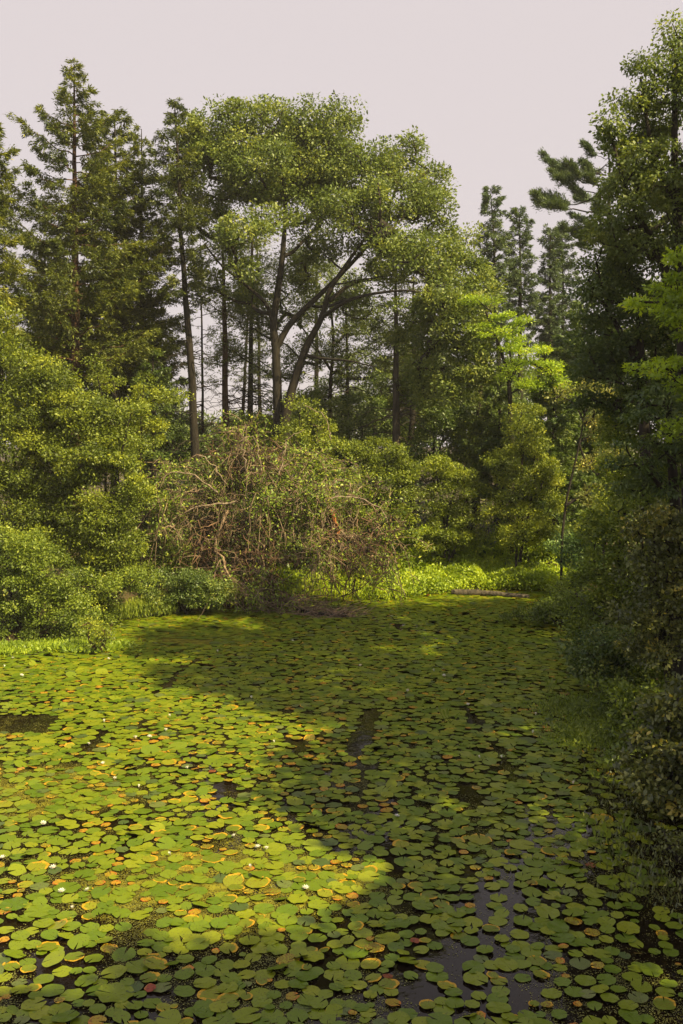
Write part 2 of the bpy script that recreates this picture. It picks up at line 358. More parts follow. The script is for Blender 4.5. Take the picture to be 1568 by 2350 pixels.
T1 = "270,15,170;400,55,155;170,145,160,e;40,185,160;120,205,160;260,225,200;530,155,200;670,100,190;430,205,180;560,250,190;840,50,200;1050,70,220;1050,165,210;850,210,150;1230,80,130;1390,95,150;1490,40,125;1410,155,110;1510,160,120;1415,230,180;350,320,220;200,340,220;240,390,230;40,380,140;710,350,220;920,340,230;960,430,210;870,270,180;1120,240,180;1160,310,180;1155,395,150;1000,255,80,y;520,415,200,e;400,440,80,y;645,470,70;120,515,170;145,600,115,y;115,655,190;340,520,150;490,560,190;310,620,210;1060,520,220,Y;1290,500,210;1260,430,150,e;965,600,205;1475,580,150;1230,670,220;1010,740,170;1150,745,190;820,720,120,e;890,710,60,y;540,690,210;510,780,200;590,760,170;300,740,220;115,815,200;690,740,90,d;820,900,200;930,840,150;890,960,110;1040,940,130;1190,960,190,d;1400,830,150;1340,930,180;1510,930,160;1480,1000,170;1420,1050,170;190,995,180;300,1015,180;20,945,80,e;560,930,120;130,1085,150,e;980,1080,160;1490,385,160;1480,300,130,d;1530,440,140;1500,780,150;1230,590,110,e"
T2 = "90,15,130,Y;200,25,130;370,50,130;400,120,160;140,150,180;110,220,170,e;310,220,150;170,280,190;30,340,150;510,190,200;620,160,150;720,30,210;820,80,170;930,50,150;1030,100,190;780,150,200;870,210,170;1000,240,180;570,285,160;700,265,120;1160,250,150;1340,235,170,e;1150,350,190;740,345,120,e;830,390,160;705,435,150;1285,435,175;1440,330,150;240,335,80,y;110,455,250;280,415,200,Y;540,465,130;440,500,150;245,565,210,e;400,570,140;830,600,170;850,670,220;1480,560,240;1180,600,230;1200,700,240;940,760,190,e;1415,710,170,e;610,665,150;430,815,155;270,690,160,e;80,670,180;30,800,100;140,760,150;240,840,150;1000,830,170;1010,920,200;1230,850,160;1170,930,150;1400,880,210;1410,960,240;50,930,150;160,960,150;240,930,90;80,1010,90,y;760,930,170,e;570,1010,210;500,1060,220;870,1080,250;1150,1030,150;1250,1025,90,y;1220,1080,150;1510,1050,160;190,1060,120;650,350,100,r;1540,430,150;1440,110,150;1370,20,150;1150,30,100,y;400,670,100,r"
T3 = "80,50,150;330,90,220;400,20,90;580,30,180;720,60,120;820,95,140;940,20,160;1100,30,200;960,105,130;1090,110,140;1360,70,160;1120,165,90;1370,140,160;1500,120,130;560,165,170,Y;420,230,210;280,170,160;100,170,200;700,190,90;860,180,180;870,245,150;730,270,150,Y;1060,240,230;1300,220,110;1480,215,170;70,290,180;460,320,230;610,300,120;660,370,190;570,370,130;760,360,100;860,340,140;1040,320,200;1130,370,150;1370,290,110,Y;1380,330,110;1400,390,150;1450,450,160;1300,445,120;90,390,200;230,400,150;470,400,100,y;580,465,140;910,440,160;1030,480,110,d;1150,470,80,Y;440,530,100,y;780,570,130,Y;870,530,120;915,605,170;1140,560,110;1270,620,220;1515,570,60,y;1550,640,100;310,570,140;100,680,160;270,655,170,e;100,560,160;670,710,200;860,710,180;460,730,160;360,825,195;570,820,200;690,850,150,d;800,800,180;1430,745,165;1400,815,180;1180,770,210;1390,920,240,e;890,880,170;970,790,150;1060,940,190;1150,870,190,d;1060,1010,200;200,930,120,e;320,935,120,Y;140,1040,190;260,1020,100;430,1030,150;30,1050,110,e;890,1085,150;1100,1070,180;1230,1070,150;600,920,90,y;1550,850,80;490,670,80,y"
near = []
for x0, txt in ((0, T0), (430, T1), (860, T2), (1280, T3)):
    for it in txt.split(';'):
        f = it.split(','); k = f[3] if len(f) > 3 else 'g'
        u = x0 * .918 + float(f[0]) * .2517; v = 2074.7 + float(f[1]) * .2517; w = float(f[2]) * .2517
        near.append((u, v, w, k))
pads = []          # x, y, radius, kind, u, v
for u, v, w, k in near:
    p = PG(u, v); rad = w / 2 * p[1] / FPX * 1.02
    pads.append((p[0], p[1], rad, k, u, v))

def proj(x, y, z=0.0):
    c, s = math.cos(PITCH), math.sin(PITCH)
    dz = z - CAMH
    f = y * c - dz * s; up = y * s + dz * c
    return CX + FPX * x / f, CY - FPX * up / f

def open_water(u, v):
    """1 where pads leave the water open"""
    o = np.zeros_like(u)
    def seg(x0, y0, x1, y1, w):
        dx, dy = x1 - x0, y1 - y0
        t = np.clip(((u - x0) * dx + (v - y0) * dy) / (dx * dx + dy * dy), 0, 1)
        return np.hypot(u - x0 - t * dx, (v - y0 - t * dy) * 1.7) < w
    o[(u < 118 + 14 * np.sin(v * .1)) & (v > 1642) & (v < 1682) & (u > -80)] = 1
    for s_ in ((360, 1590, 420, 1535, 10), (420, 1535, 455, 1515, 8), (0, 1790, 60, 1830, 12), (60, 1830, 135, 1868, 10),
               (850, 1640, 845, 1675, 26), (840, 1675, 815, 1720, 30), (840, 1760, 830, 1820, 18), (1200, 1840, 1210, 1870, 12), (1255, 1850, 1262, 1880, 10), (1150, 2000, 1190, 2060, 16), (1110, 2090, 1130, 2180, 20), (975, 1760, 985, 1790, 8), (820, 1740, 835, 1790, 14), (800, 1850, 870, 1870, 12), (1105, 2040, 1115, 2110, 22),
               (380, 1470, 480, 1475, 12), (1090, 1830, 1100, 1850, 10)):
        o[seg(*s_)] = 1
    return o
# filler further out: dart throwing in rings of falling detail
srng = np.random.default_rng(5)
cell = {}
def ok(x, y, r, f):
    cx, cy = int(x // .25), int(y // .25)
    for a_ in range(cx - 2, cx + 3):
        for b_ in range(cy - 2, cy + 3):
            for (px, py, pr) in cell.get((a_, b_), ()):
                if (px - x) ** 2 + (py - y) ** 2 < (f * (pr + r)) ** 2: return False
    cell.setdefault((cx, cy), []).append((x, y, r)); return True
for p_ in pads: ok(p_[0], p_[1], p_[2] * .95, 0.0)
NT = 110000
cy_ = srng.uniform(6.4, 28.4, NT); cx_ = srng.uniform(-.36, .36, NT) * cy_ * 1.15 + srng.normal(0, .3, NT)
cu, cv = proj(cx_, cy_)
sd_ = sdist(cx_, cy_); opn = open_water(cu, cv)
dens = wob(cx_, cy_, 2.4, 2) + .8 * wob(cx_, cy_, 6.5, 5)
fine = wob(cx_ * .55, cy_, 11, 9) + .6 * wob(cx_ * .5, cy_, 23, 3)
yel = wob(cx_, cy_, 1.7, 7) + .6 * wob(cx_, cy_, 4.0, 1)
fill = []
for i in range(NT):
    x, y, u, v = cx_[i], cy_[i], cu[i], cv[i]
    nearz = v > 2068 and -10 < u < 1578
    if nearz and (srng.random() < .80 or (975 < u < 1080 and 2180 < v < 2300) or (1150 < u < 1300 and v > 2240 and v < 2330)): continue
    if sd_[i] > -.12 or opn[i]: continue
    rr = .090 * math.exp(srng.normal(0, .24)); rr = min(rr, .15)
    right = np.clip((u - 1000) / 500, 0, 1)
    thr = -.62 + .55 * right * np.clip((v - 1500) / 300, 0, 1)
    if x > 2.6 + .12 * y and v > 1500: thr += .35
    if dens[i] < thr - (.3 if v < 1650 else 0): continue
    if fine[i] < -.95: continue
    if v > 1780 and u > 1180 and srng.random() < (u - 1180) / 700: continue
    if v > 1560 and u > 1230 + (v - 1560) * .25 and srng.random() < .55: continue
    if not ok(x, y, rr, .66 if nearz else .56 if v < 1600 else .62 if v < 1750 else .70): continue
    q = srng.random()
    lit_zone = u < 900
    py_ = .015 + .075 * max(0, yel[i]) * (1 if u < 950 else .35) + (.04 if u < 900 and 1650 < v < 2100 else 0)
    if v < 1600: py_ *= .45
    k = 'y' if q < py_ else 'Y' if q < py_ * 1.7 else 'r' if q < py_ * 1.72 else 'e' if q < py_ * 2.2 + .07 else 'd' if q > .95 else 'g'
    if k in 'yYr': rr *= .7
    fill.append((x, y, rr, k, u, v))
fill.sort(key=lambda a_: a_[1])
room = 300 - len(pads)
ind = pads + fill[:max(0, room)]; rest = fill[max(0, room):]
KN = {'g': 'plain green', 'e': 'green yellow-edged', 'y': 'yellow', 'Y': 'yellow mottled', 'd': 'dull dark green', 'r': 'red-brown withered'}
protos = {}
from collections import Counter
idx = Counter()
for n_, (x, y, rr, k, u, v) in enumerate(ind):
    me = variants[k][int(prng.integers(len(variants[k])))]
    key = me.name
    if key not in protos:
        o = bpy.data.objects.new('lily_pad', me); protos[key] = o
    else:
        o = protos[key].copy()
    COL.objects.link(o)
    tl = .045 if prng.random() < .9 else .2
    o.location = (x, y, .006 + .016 * prng.random() + (rr * tl * .6 if tl > .1 else 0))
    o.rotation_euler = (prng.normal(0, tl), prng.normal(0, tl), prng.uniform(0, 6.28))
    o.scale = (rr, rr, rr)
    w = 'large' if rr > .118 else 'small' if rr < .072 else 'middle-sized'
    uu = ('far left', 'left', 'centre left', 'centre', 'centre right', 'right', 'far right')[int(np.clip(u / 1568 * 7, 0, 6))]
    row = 'bottom row' if v > 2285 else 'second row up' if v > 2220 else 'third row up' if v > 2155 else 'fourth row up'
    az_ = (o.rotation_euler.z + math.pi / 4) % (2 * math.pi)
    nd_ = ('right', 'away', 'left', 'to the camera')[int(az_ // (math.pi / 2)) % 4]
    lab = f'{w} {KN[k]} lily pad, notch {nd_}, {row}, {uu}'
    tag(o, lab, 'lily pad', 'near lily pads floating flat on the pond')
# the rest: one object, far too many to count
VB = []; FB = []; LT = []; TT = []; RD = []; AG = []; MI = []; base = 0
SEG2 = 12
mats_order = list(PM)
for (x, y, rr, k, u, v) in rest:
    nseg = SEG2 if y > 14 else 18
    nt_ = srng.uniform(.06, .4); a = np.linspace(nt_ / 2, 2 * math.pi - nt_ / 2, nseg) ; th0 = srng.uniform(0, 6.28)
    r_ = rr * (1 + .05 * np.sin(srng.integers(3, 7) * a + srng.uniform(0, 6)))
    z0 = .004 + .016 * srng.random(); tlx, tly = srng.normal(0, .035, 2) if srng.random() < .93 else srng.normal(0, .2, 2)
    xs = np.concatenate([[0.06 * rr], r_ * np.cos(a)]); ys = np.concatenate([[0], r_ * np.sin(a) * srng.uniform(.85, 1)])
    X_ = xs * math.cos(th0) - ys * math.sin(th0); Y_ = xs * math.sin(th0) + ys * math.cos(th0)
    zz = z0 + X_ * tlx + Y_ * tly + np.concatenate([[0], .035 * rr * np.sin(5 * a + th0)]) + .2 * rr * (abs(tlx) + abs(tly))
    VB.append(np.stack([X_ + x, Y_ + y, np.maximum(zz, .003)], 1)); TT.append(np.full(nseg + 1, srng.random()))
    RD.append(np.concatenate([[0], np.ones(nseg)])); AG.append(np.concatenate([[0], a]))
    for i in range(nseg - 1):
        FB += [base, base + 1 + i, base + 2 + i]; LT.append(3); MI.append(mats_order.index(k))
    base += nseg + 1
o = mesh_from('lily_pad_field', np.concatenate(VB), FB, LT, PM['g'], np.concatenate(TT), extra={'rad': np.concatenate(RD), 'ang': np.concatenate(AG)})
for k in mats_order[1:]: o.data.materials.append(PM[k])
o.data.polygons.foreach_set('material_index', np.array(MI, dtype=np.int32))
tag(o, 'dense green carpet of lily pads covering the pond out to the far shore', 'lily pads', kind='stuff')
print('pads', len(ind), len(rest))

# duckweed specks between the near pads
dw = Leaves()
nd = 420000
dy = 6.6 + (srng.random(nd) ** 1.3) * 12; dx = srng.uniform(-.37, .37, nd) * dy
msk = (.5 + wob(dx, dy, 3.1, 4) + .7 * wob(dx, dy, 9, 6) + .6 * (scum_amount(dx, dy) - .34)) > srng.uniform(.15, 1.3, nd)
msk &= sdist(dx, dy) < 0
ou, ov = proj(dx, dy); msk &= ~((ou > 950) & (ou < 1250) & (ov > 2020) & (srng.random(nd) < .8)) 
dx, dy = dx[msk], dy[msk]; n = len(dx)
th = srng.uniform(0, 6.28, n)
dw.add(np.stack([dx, dy, np.full(n, .004)], 1), np.stack([np.cos(th), np.sin(th), 0 * th], 1), np.tile([0, 0, 1.], (n, 1)), srng.uniform(.006, .015, n), 1.0, srng.random(n))
mdw = leafmat('duckweed', [(.05, .045, .012), (.14, .15, .03), (.25, .25, .06), (.34, .36, .12)], 0, .04, 3, .5, .6, .8)
tag(dw.build('duckweed', mdw), 'tiny yellow-green duckweed specks floating between the pads', 'duckweed', kind='stuff')

rsk = np.random.default_rng(31)
def stalks(n, u, v, hgt, label):
    p = PG(u, v); ro = empty('water_plant', (p[0], p[1], 0), label, 'water plant')
    c = []; lv_ = Leaves()
    for i in range(n):
        b0 = np.array([p[0], p[1], -.03]) + rsk.normal(0, .06, 3) * [1, 1, 0]; d0 = unit(np.array([rsk.normal(0, .35), rsk.normal(0, .3), 1])); h_ = hgt * rsk.uniform(.6, 1.1)
        q = b0 + d0 * h_ * np.linspace(0, 1, 6)[:, None] + np.array([d0[0], d0[1], -.1]) * .4 * h_ * np.linspace(0, 1, 6)[:, None] ** 2
        c.append((q, np.linspace(.006, .003, 6)))
        lv_.add(q[-1][None], (d0 + [0, 0, .2])[None], unit(np.array([[rsk.normal(0, .5), -.6, .5]])), np.array([.13]), .4, np.array([.5]))
    tubes('stem', c, M['green'], ro, 5); lv_.build('blade', M['green'], 'oval', ro)
STALKS = [(5, 1395, 1960, .34, 'arrow-leaved water plant standing up near the lower right bank'), (4, 1030, 1660, .22, 'small upright water plant among pads right of centre'), (4, 1260, 1590, .26, 'upright weed stalks by the right shore in the shaded back water')]
# water lily flowers
ms, t = newmat('petal'); b = t.nodes.new('ShaderNodeBsdfPrincipled'); out = t.nodes.new('ShaderNodeOutputMaterial'); t.links.new(b.outputs[0], out.inputs[0])
b.inputs['Base Color'].default_value = (.80, .78, .72, 1); b.inputs['Roughness'].default_value = .5; b.inputs['Subsurface Weight'].default_value = .2
ms2, t = newmat('stamen'); b = t.nodes.new('ShaderNodeBsdfPrincipled'); out = t.nodes.new('ShaderNodeOutputMaterial'); t.links.new(b.outputs[0], out.inputs[0])
b.inputs['Base Color'].default_value = (.75, .5, .05, 1)
def flower_mesh(openness):
    V = []; Fc = []
    for ring, (np_, tilt, ln) in enumerate(((8, openness, 1.0), (7, openness * .65, .9), (5, openness * .35, .75))):
        for i in range(np_):
            a = 2 * math.pi * (i + .5 * ring) / np_
            ca, sa = math.cos(a), math.sin(a)
            def pt(s, w, dz=0):
                rr = .08 + math.sin(tilt) * s * ln; z = math.cos(tilt) * s * ln + dz
                return (ca * rr - sa * w, sa * rr + ca * w, z)
            b0 = len(V)
            V += [pt(0, -.05), pt(0, .05), pt(.5, .15, .02), pt(1.0, 0, .08), pt(.5, -.15, .02)]
            Fc.append((b0, b0 + 1, b0 + 2, b0 + 3, b0 + 4))
    return V, Fc
fl = []
for op in (1.25, .8, .35):
    V, Fc = flower_mesh(op); me = bpy.data.meshes.new('petals'); me.from_pydata(V, [], Fc); me.update(); me.materials.append(ms); fl.append(me)
V = []; Fc = []
for i in range(10):
    a = .628 * i; b0 = len(V)
    V += [(.04 * math.cos(a), .04 * math.sin(a), 0), (.16 * math.cos(a + .3), .16 * math.sin(a + .3), .3), (.16 * math.cos(a - .1), .16 * math.sin(a - .1), .3)]
    Fc.append((b0, b0 + 1, b0 + 2))
sm_ = bpy.data.meshes.new('stamens'); sm_.from_pydata(V, [], Fc); sm_.update(); sm_.materials.append(ms2)
FL = [(a * .4977, 1468.8 + b_ * .4977) for a, b_ in ((1190, 965), (785, 1000), (245, 1060), (285, 1170), (335, 1250), (410, 490), (480, 385), (530, 650), (640, 687), (625, 460), (475, 580), (200, 855), (12, 1015), (865, 600), (785, 360), (1005, 60), (500, 95), (1160, 275), (765, 425), (690, 455), (1080, 915), (1230, 975), (1155, 1060), (1410, 1155), (405, 1165), (1265, 480), (1350, 10), (60, 90), (20, 130), (100, 170))]
FL += [(780.3 + a * .5023, 1468.8 + b_ * .5023) for a, b_ in ((95, 125), (430, 148), (475, 170), (310, 240), (585, 305), (895, 350), (880, 432), (640, 545), (740, 545), (1065, 665), (260, 815))]
froot = None; fprng = np.random.default_rng(3)
FL.sort(key=lambda a: -a[1])
for i, (u, v) in enumerate(FL):
    p = PG(u, v); s = .040 if v > 1700 else .048
    opn_ = int(fprng.integers(3))
    r_ = bpy.data.objects.new('water_lily_flower', None); COL.objects.link(r_)
    r_.location = (p[0], p[1], .025); r_.rotation_euler = (fprng.normal(0, .2), fprng.normal(0, .2), fprng.uniform(0, 6)); r_.scale = (s, s, s)
    a_ = bpy.data.objects.new('petals', fl[opn_]); COL.objects.link(a_); a_.parent = r_
    a_.name = 'petal_ring'
    if opn_ < 2:
        b_ = bpy.data.objects.new('stamen_cluster', sm_); COL.objects.link(b_); b_.parent = r_
    hz = ('far left', 'left', 'middle', 'right', 'far right')[int(np.clip(u / 1568 * 5, 0, 4))]
    vz = 'near' if v > 1980 else 'sunlit middle' if v > 1700 else 'shaded back' if v > 1540 else 'farthest'
    st = ('wide open', 'half open', 'closed')[opn_]
    tag(r_, f'{st} white water lily flower on the {hz} of the {vz} pads', 'flower', 'white water lily flowers among the pads')

# ------------------------------------------------------------------ branches and trunks
def tubes(name, chains, mat, parent=None, sides=6, bump=.0):
    """chains: list of (points (n,3), radii (n,)); one mesh"""
    VV = []; FF = []; base = 0
    ca = np.cos(np.arange(sides) / sides * 2 * math.pi); sa = np.sin(np.arange(sides) / sides * 2 * math.pi)
    for pts, rad in chains:
        pts = np.asarray(pts, float); rad = np.asarray(rad, float); n = len(pts)
        if n < 2: continue
        tn = unit(np.gradient(pts, axis=0))
        ref = np.array([0, 0, 1.]) if abs(tn[0, 2]) < .8 else np.array([1., 0, 0])
        A = unit(np.cross(tn, ref)); B = np.cross(tn, A)
        rr = rad[:, None, None]
        if bump: rr = rr * (1 + bump * RNG.normal(0, 1, (n, sides, 1)))
        V = pts[:, None, :] + rr * (A[:, None, :] * ca[None, :, None] + B[:, None, :] * sa[None, :, None])
        VV.append(V.reshape(-1, 3))
        i = np.arange(n - 1)[:, None] * sides; j = np.arange(sides)[None, :]; j2 = (j + 1) % sides
        q = np.stack([i + j, i + j2, i + sides + j2, i + sides + j], -1).reshape(-1, 4) + base
        FF.append(q); base += n * sides
    F = np.concatenate(FF)
    return mesh_from(name, np.concatenate(VV), F.ravel(), np.full(len(F), 4), mat, parent=parent, smooth=True)

def smooth_path(pts, n):
    pts = np.asarray(pts, float)
    if len(pts) == 2:
        t = np.linspace(0, 1, n)[:, None]; return pts[0] * (1 - t) + pts[1] * t
    d = np.concatenate([[0], np.cumsum(np.linalg.norm(np.diff(pts, axis=0), axis=1))]); d /= d[-1]
    t = np.linspace(0, 1, n); out = np.zeros((n, 3))
    Pp = np.vstack([2 * pts[0] - pts[1], pts, 2 * pts[-1] - pts[-2]])
    for k, tt in enumerate(t):
        i = min(np.searchsorted(d, tt, side='right') - 1, len(pts) - 2); f = (tt - d[i]) / (d[i + 1] - d[i])
        p0, p1, p2, p3 = Pp[i], Pp[i + 1], Pp[i + 2], Pp[i + 3]
        out[k] = .5 * (2 * p1 + (p2 - p0) * f + (2 * p0 - 5 * p1 + 4 * p2 - p3) * f * f + (3 * p1 - p0 - 3 * p2 + p3) * f ** 3)
    return out

def grow(main, targets, twig=.012, rs=RNG, up=.25):
    """main: list of (pts, radii) limbs. Grow side limbs from them to every target. Returns chains."""
    nodes = []; par = []
    mainr = []
    for pts, rad in main:
        for p, r_ in zip(pts, rad): nodes.append(p); mainr.append(r_); par.append(-1)
    nodes = list(np.array(nodes)); load = [0.0] * len(nodes)
    is_main = [True] * len(nodes)
    order = np.argsort(np.min(np.linalg.norm(targets[:, None] - np.array(nodes)[None], axis=2), axis=1))
    for ti in order:
        tg = targets[ti]; A = np.array(nodes)
        dv = tg - A; d = np.linalg.norm(dv, axis=1)
        cost = d * (1 + .9 * np.clip(-dv[:, 2] / np.maximum(d, .01), -.3, 1)) + np.where(np.array(is_main), .15, 0)
        k = int(np.argmin(cost)); p0 = A[k]; dist = d[k]
        ns = max(2, int(dist / .35)); mid = (p0 + tg) / 2 + np.array([0, 0, -up * .3 * dist]) + rs.normal(0, .07 * dist, 3)
        prev = k
        for s in range(1, ns + 1):
            f = s / ns; q = (1 - f) ** 2 * p0 + 2 * f * (1 - f) * mid + f * f * tg + (rs.normal(0, .03, 3) if s < ns else 0)
            nodes.append(q); par.append(prev); load.append(0); is_main.append(False); mainr.append(0); prev = len(nodes) - 1
        j = prev
        while j >= 0 and not is_main[j]: load[j] += 1; j = par[j]
    nodes = np.array(nodes)
    rad = twig * np.sqrt(np.maximum(load, .3)) 
    kids = {}
    for i, p in enumerate(par):
        if p >= 0: kids.setdefault(p, []).append(i)
    chains = []
    starts = [(p, c) for p in kids for c in kids[p] if is_main[p] or c != max(kids[p], key=lambda q: load[q])]
    for p, c in starts:
        ids = [p, c]
        while ids[-1] in kids: ids.append(max(kids[ids[-1]], key=lambda q: load[q]))
        rr = rad[ids].copy(); rr[0] = rr[1]
        if len(rr) > 2: rr[-1] *= .5
        chains.append((nodes[ids], rr))
    return chains

def blob_world(b, Y0):
    u, v, ru, rv = b[:4]; Yb = b[4] if len(b) > 4 else Y0; rd = b[5] if len(b) > 5 else None
    c = P(u, v, Yb); rx = ru * Yb / FPX; rz = rv * Yb / FPX
    return c, np.array([rx, rd if rd else max(.5, .5 * (rx + rz)), rz])

def clumps(blobs, Y0, spacing, rs, shell=.55):
    """sub-clump centres spread through the blobs, thicker towards their skins"""
    out = []; wts = []
    for b in blobs:
        c, r = blob_world(b, Y0)
        n = max(3, int(4.2 * r[0] * r[1] * r[2] / spacing ** 3 ) + int(3 * (r[0] * r[2]) / spacing ** 2))
        d = unit(rs.normal(0, 1, (n, 3))); rad = rs.uniform(shell ** 3, 1, n) ** (1 / 3)
        out.append(c + d * rad[:, None] * r)
    return np.concatenate(out)

def foliate(lv, centers, r, n_per, size, rs, wid=.55, flat=.55, up=.6, hang=.0, tvar=.22, tint0=.45):
    """small leaves round every centre"""
    n = len(centers); n_per = n_per * DENS; size = size * SIZE; per = np.maximum(3, rs.poisson(n_per, n)); I = np.repeat(np.arange(n), per)
    tc = rs.normal(0, .7 * tvar, n)[I]
    rc = (r * rs.uniform(.65, 1.35, n))[I][:, None]
    d = unit(rs.normal(0, 1, (len(I), 3))); q = rs.uniform(.1, 1, (len(I), 1)) ** .5
    off = d * q * rc * np.array([1, 1, flat])
    C = centers[I] + off
    D = unit(off + rs.normal(0, .6, (len(I), 3)) * rc + np.array([0, 0, -hang]) * rc)
    Nn = unit(rs.normal(0, .75, (len(I), 3)) + np.array([0, 0, up]) + .5 * unit(off))
    lv.add(C, D, Nn, size * rs.uniform(.6, 1.4, len(I)), wid * rs.uniform(.8, 1.2, len(I)), np.clip(tint0 + tc + rs.normal(0, .68 * tvar, len(I)), 0, 1))

def px_path(pts, Y0, n=None):
    w = [P(p[0], p[1], p[2] if len(p) > 2 else Y0) for p in pts]
    return smooth_path(w, n or max(6, len(pts) * 4))

def tree(name, label, cat, Y0, base_u, limbs, blobs, mat, bark, size=.09, spacing=.5, per=70, clr=.36, group=None, seed=1,
         shape='kite', wid=.55, flat=.6, hang=0., twig=.012, up=.6, tint0=.45, tvar=.22, crown='crown', trunkname='trunk'):
    """limbs: list of (list of (u,v[,Y]), r0, r1); the first starts at the ground"""
    rs = np.random.default_rng(seed)
    main = []
    for i, (pts, r0, r1) in enumerate(limbs):
        path = px_path(pts, Y0)
        if i == 0 or pts[0][1] == 'g':
            g0 = path[0].copy(); zz = gz(g0[0], g0[1]); 
            if g0[2] > zz: path = np.vstack([[g0[0], g0[1], zz - .15], path])
        n = len(path); rad = np.linspace(r0, r1, n)
        main.append((path, rad))
    b0 = main[0][0][0]
    root = empty(name, (b0[0], b0[1], max(b0[2], gz(b0[0], b0[1]) - .1)), label, cat, group)
    cs = clumps(blobs, Y0, spacing, rs)
    gzz = ground(cs[:, 0], cs[:, 1]); cs = cs[cs[:, 2] > np.maximum(gzz, 0) + .12]
    ch = grow(main, cs, twig, rs)
    for (pp, rr) in main[1:]:
        tubes('limb', [(pp, rr)], bark, root, 8, .04)
    tubes(trunkname, [main[0]] + ch, bark, root, 7, .03)
    lv = Leaves()
    foliate(lv, cs, clr, per, size, rs, wid, flat, up, hang, tvar, tint0)
    lv.build(crown, mat, shape, root)
    return root, lv.count()

def conifer(name, label, cat, u0, v_top, Y0, prof, mat, bark, r0=.2, lean=0., crown_from=.3, nb=110, size=.16, wid=.25, seed=1, dens=1.0,
            droop=.15, group=None, dead=0, curl=.25, v_base=None, tips=.25, side=None, tint0=.45, gap=0.12, tuft=False):
    """prof: list of (v, half-width in px) outlining the crown"""
    rs = np.random.default_rng(seed)
    top = P(u0 + lean, v_top, Y0); bx = P(u0, 1000, Y0)[0]
    g0 = gz(bx, Y0); H = top[2] - g0
    n = 22; t = np.linspace(0, 1, n)[:, None]
    path = np.array([bx, Y0, g0 - .15]) * (1 - t) + top * t; path[1:-1, :2] += np.cumsum(rs.normal(0, .015, (n - 2, 2)), axis=0)
    rad = r0 * (1 - t[:, 0]) ** .8 + .012
    root = empty(name, (bx, Y0, g0), label, cat, group)
    pv = np.array([p[0] for p in prof], float); pw = np.array([p[1] for p in prof], float) * Y0 / FPX
    pz = np.array([P(0, v, Y0)[2] for v in pv]); o_ = np.argsort(pz)
    z_lo, z_hi = pz.min(), top[2]
    lv = Leaves(); ch = []; dch = []
    for i in range(nb):
        f = (i + rs.random()) / nb; z = z_lo + (z_hi - z_lo) * f
        Lb = np.interp(z, pz[o_], pw[o_]) * rs.uniform(.42, 1.22)
        if rs.random() < gap: continue
        Lb = max(Lb, .12)
        az = i * 2.39996 + rs.normal(0, .3)
        if side is not None and rs.random() < .35: az = side + rs.normal(0, .5)
        k = (z - g0) / H; p0 = path[0] + (path[-1] - path[0]) * ((z - path[0][2]) / (path[-1][2] - path[0][2]))
        dr = np.array([math.cos(az), math.sin(az), 0]); el = curl * (.3 + .9 * f ** 3) + rs.normal(0, .17)
        s = np.linspace(0, 1, 8)[:, None]
        pts = p0 + dr * Lb * s + np.array([0, 0, 1]) * Lb * (el * s - droop * (s ** 1.5) + tips * s ** 3)
        pts[1:] += rs.normal(0, .02 * Lb, (7, 3))
        ch.append((pts, np.linspace(max(.008, .011 * Lb + .006), .004, 8)))
        # twigs
        nt_ = max(3, int(Lb * 9 * dens)); ss = rs.uniform(.06 if not tuft else .45, 1, nt_) ** .8
        pos = np.stack([np.interp(ss, s[:, 0], pts[:, c]) for c in range(3)], 1)
        sgn = rs.choice([-1, 1], nt_)[:, None]; sd2 = np.array([-dr[1], dr[0], 0])
        td = unit(dr * .7 + sgn * sd2 * rs.uniform(.3, 1.0, (nt_, 1)) + np.array([0, 0, .25 if tuft else -.12]) + rs.normal(0, .22, (nt_, 3)))
        tl = (Lb * .34 * (1.15 - ss))[:, None] + .12
        m = max(4, int(24 * dens)); q = rs.uniform(0, 1, (nt_, m, 1))
        C = (pos[:, None, :] + td[:, None, :] * tl[:, None, :] * q + rs.normal(0, .035, (nt_, m, 3))).reshape(-1, 3)
        D = (td[:, None, :] + rs.normal(0, .45, (nt_, m, 3)) + (np.array([0, 0, .5]) if tuft else np.array([0, 0, -.1]))).reshape(-1, 3)
        Nn = unit(rs.normal(0, .5, C.shape) + np.array([0, 0, .8]))
        tb = rs.normal(0, .13)
        lv.add(C, D, Nn, size * .72 * rs.uniform(.6, 1.35, len(C)), wid * .85, np.clip(tint0 + tb + rs.normal(0, .16, len(C)), 0, 1))
    for i in range(dead):
        z = g0 + rs.uniform(.15, 1) * (z_lo - g0 + .3); az = rs.uniform(0, 6.28); Lb = rs.uniform(.5, 1.9)
        p0 = path[0] + (path[-1] - path[0]) * ((z - path[0][2]) / (path[-1][2] - path[0][2]))
        dr = np.array([math.cos(az), math.sin(az), 0]); s = np.linspace(0, 1, 7)[:, None]
        pts = p0 + dr * Lb * s + np.array([0, 0, 1]) * Lb * (rs.uniform(-.1, .25) * s - .3 * s ** 2); pts[1:] += rs.normal(0, .04, (6, 3))
        dch.append((pts, np.linspace(.022, .005, 7)))
        for j in range(5):
            a = rs.integers(2, 7); d2 = unit(dr + rs.normal(0, .7, 3)); l2 = rs.uniform(.2, .6)
            dch.append((pts[a] + d2 * l2 * np.linspace(0, 1, 4)[:, None] + rs.normal(0, .02, (4, 3)), np.linspace(.009, .003, 4)))
    tubes('trunk', [(path, rad)] + ch + dch, bark, root, 6, .04)
    lv.build('crown', mat, 'kite', root)
    return root, lv.count()

for a_ in STALKS: stalks(*a_)
total = 0
def T(*a, **k):
    global total
    r_, n_ = tree(*a, **k); total += n_; return r_
def CF(*a, **k):
    global total
    r_, n_ = conifer(*a, **k); total += n_; return r_

GT = 'trees standing round the pond'
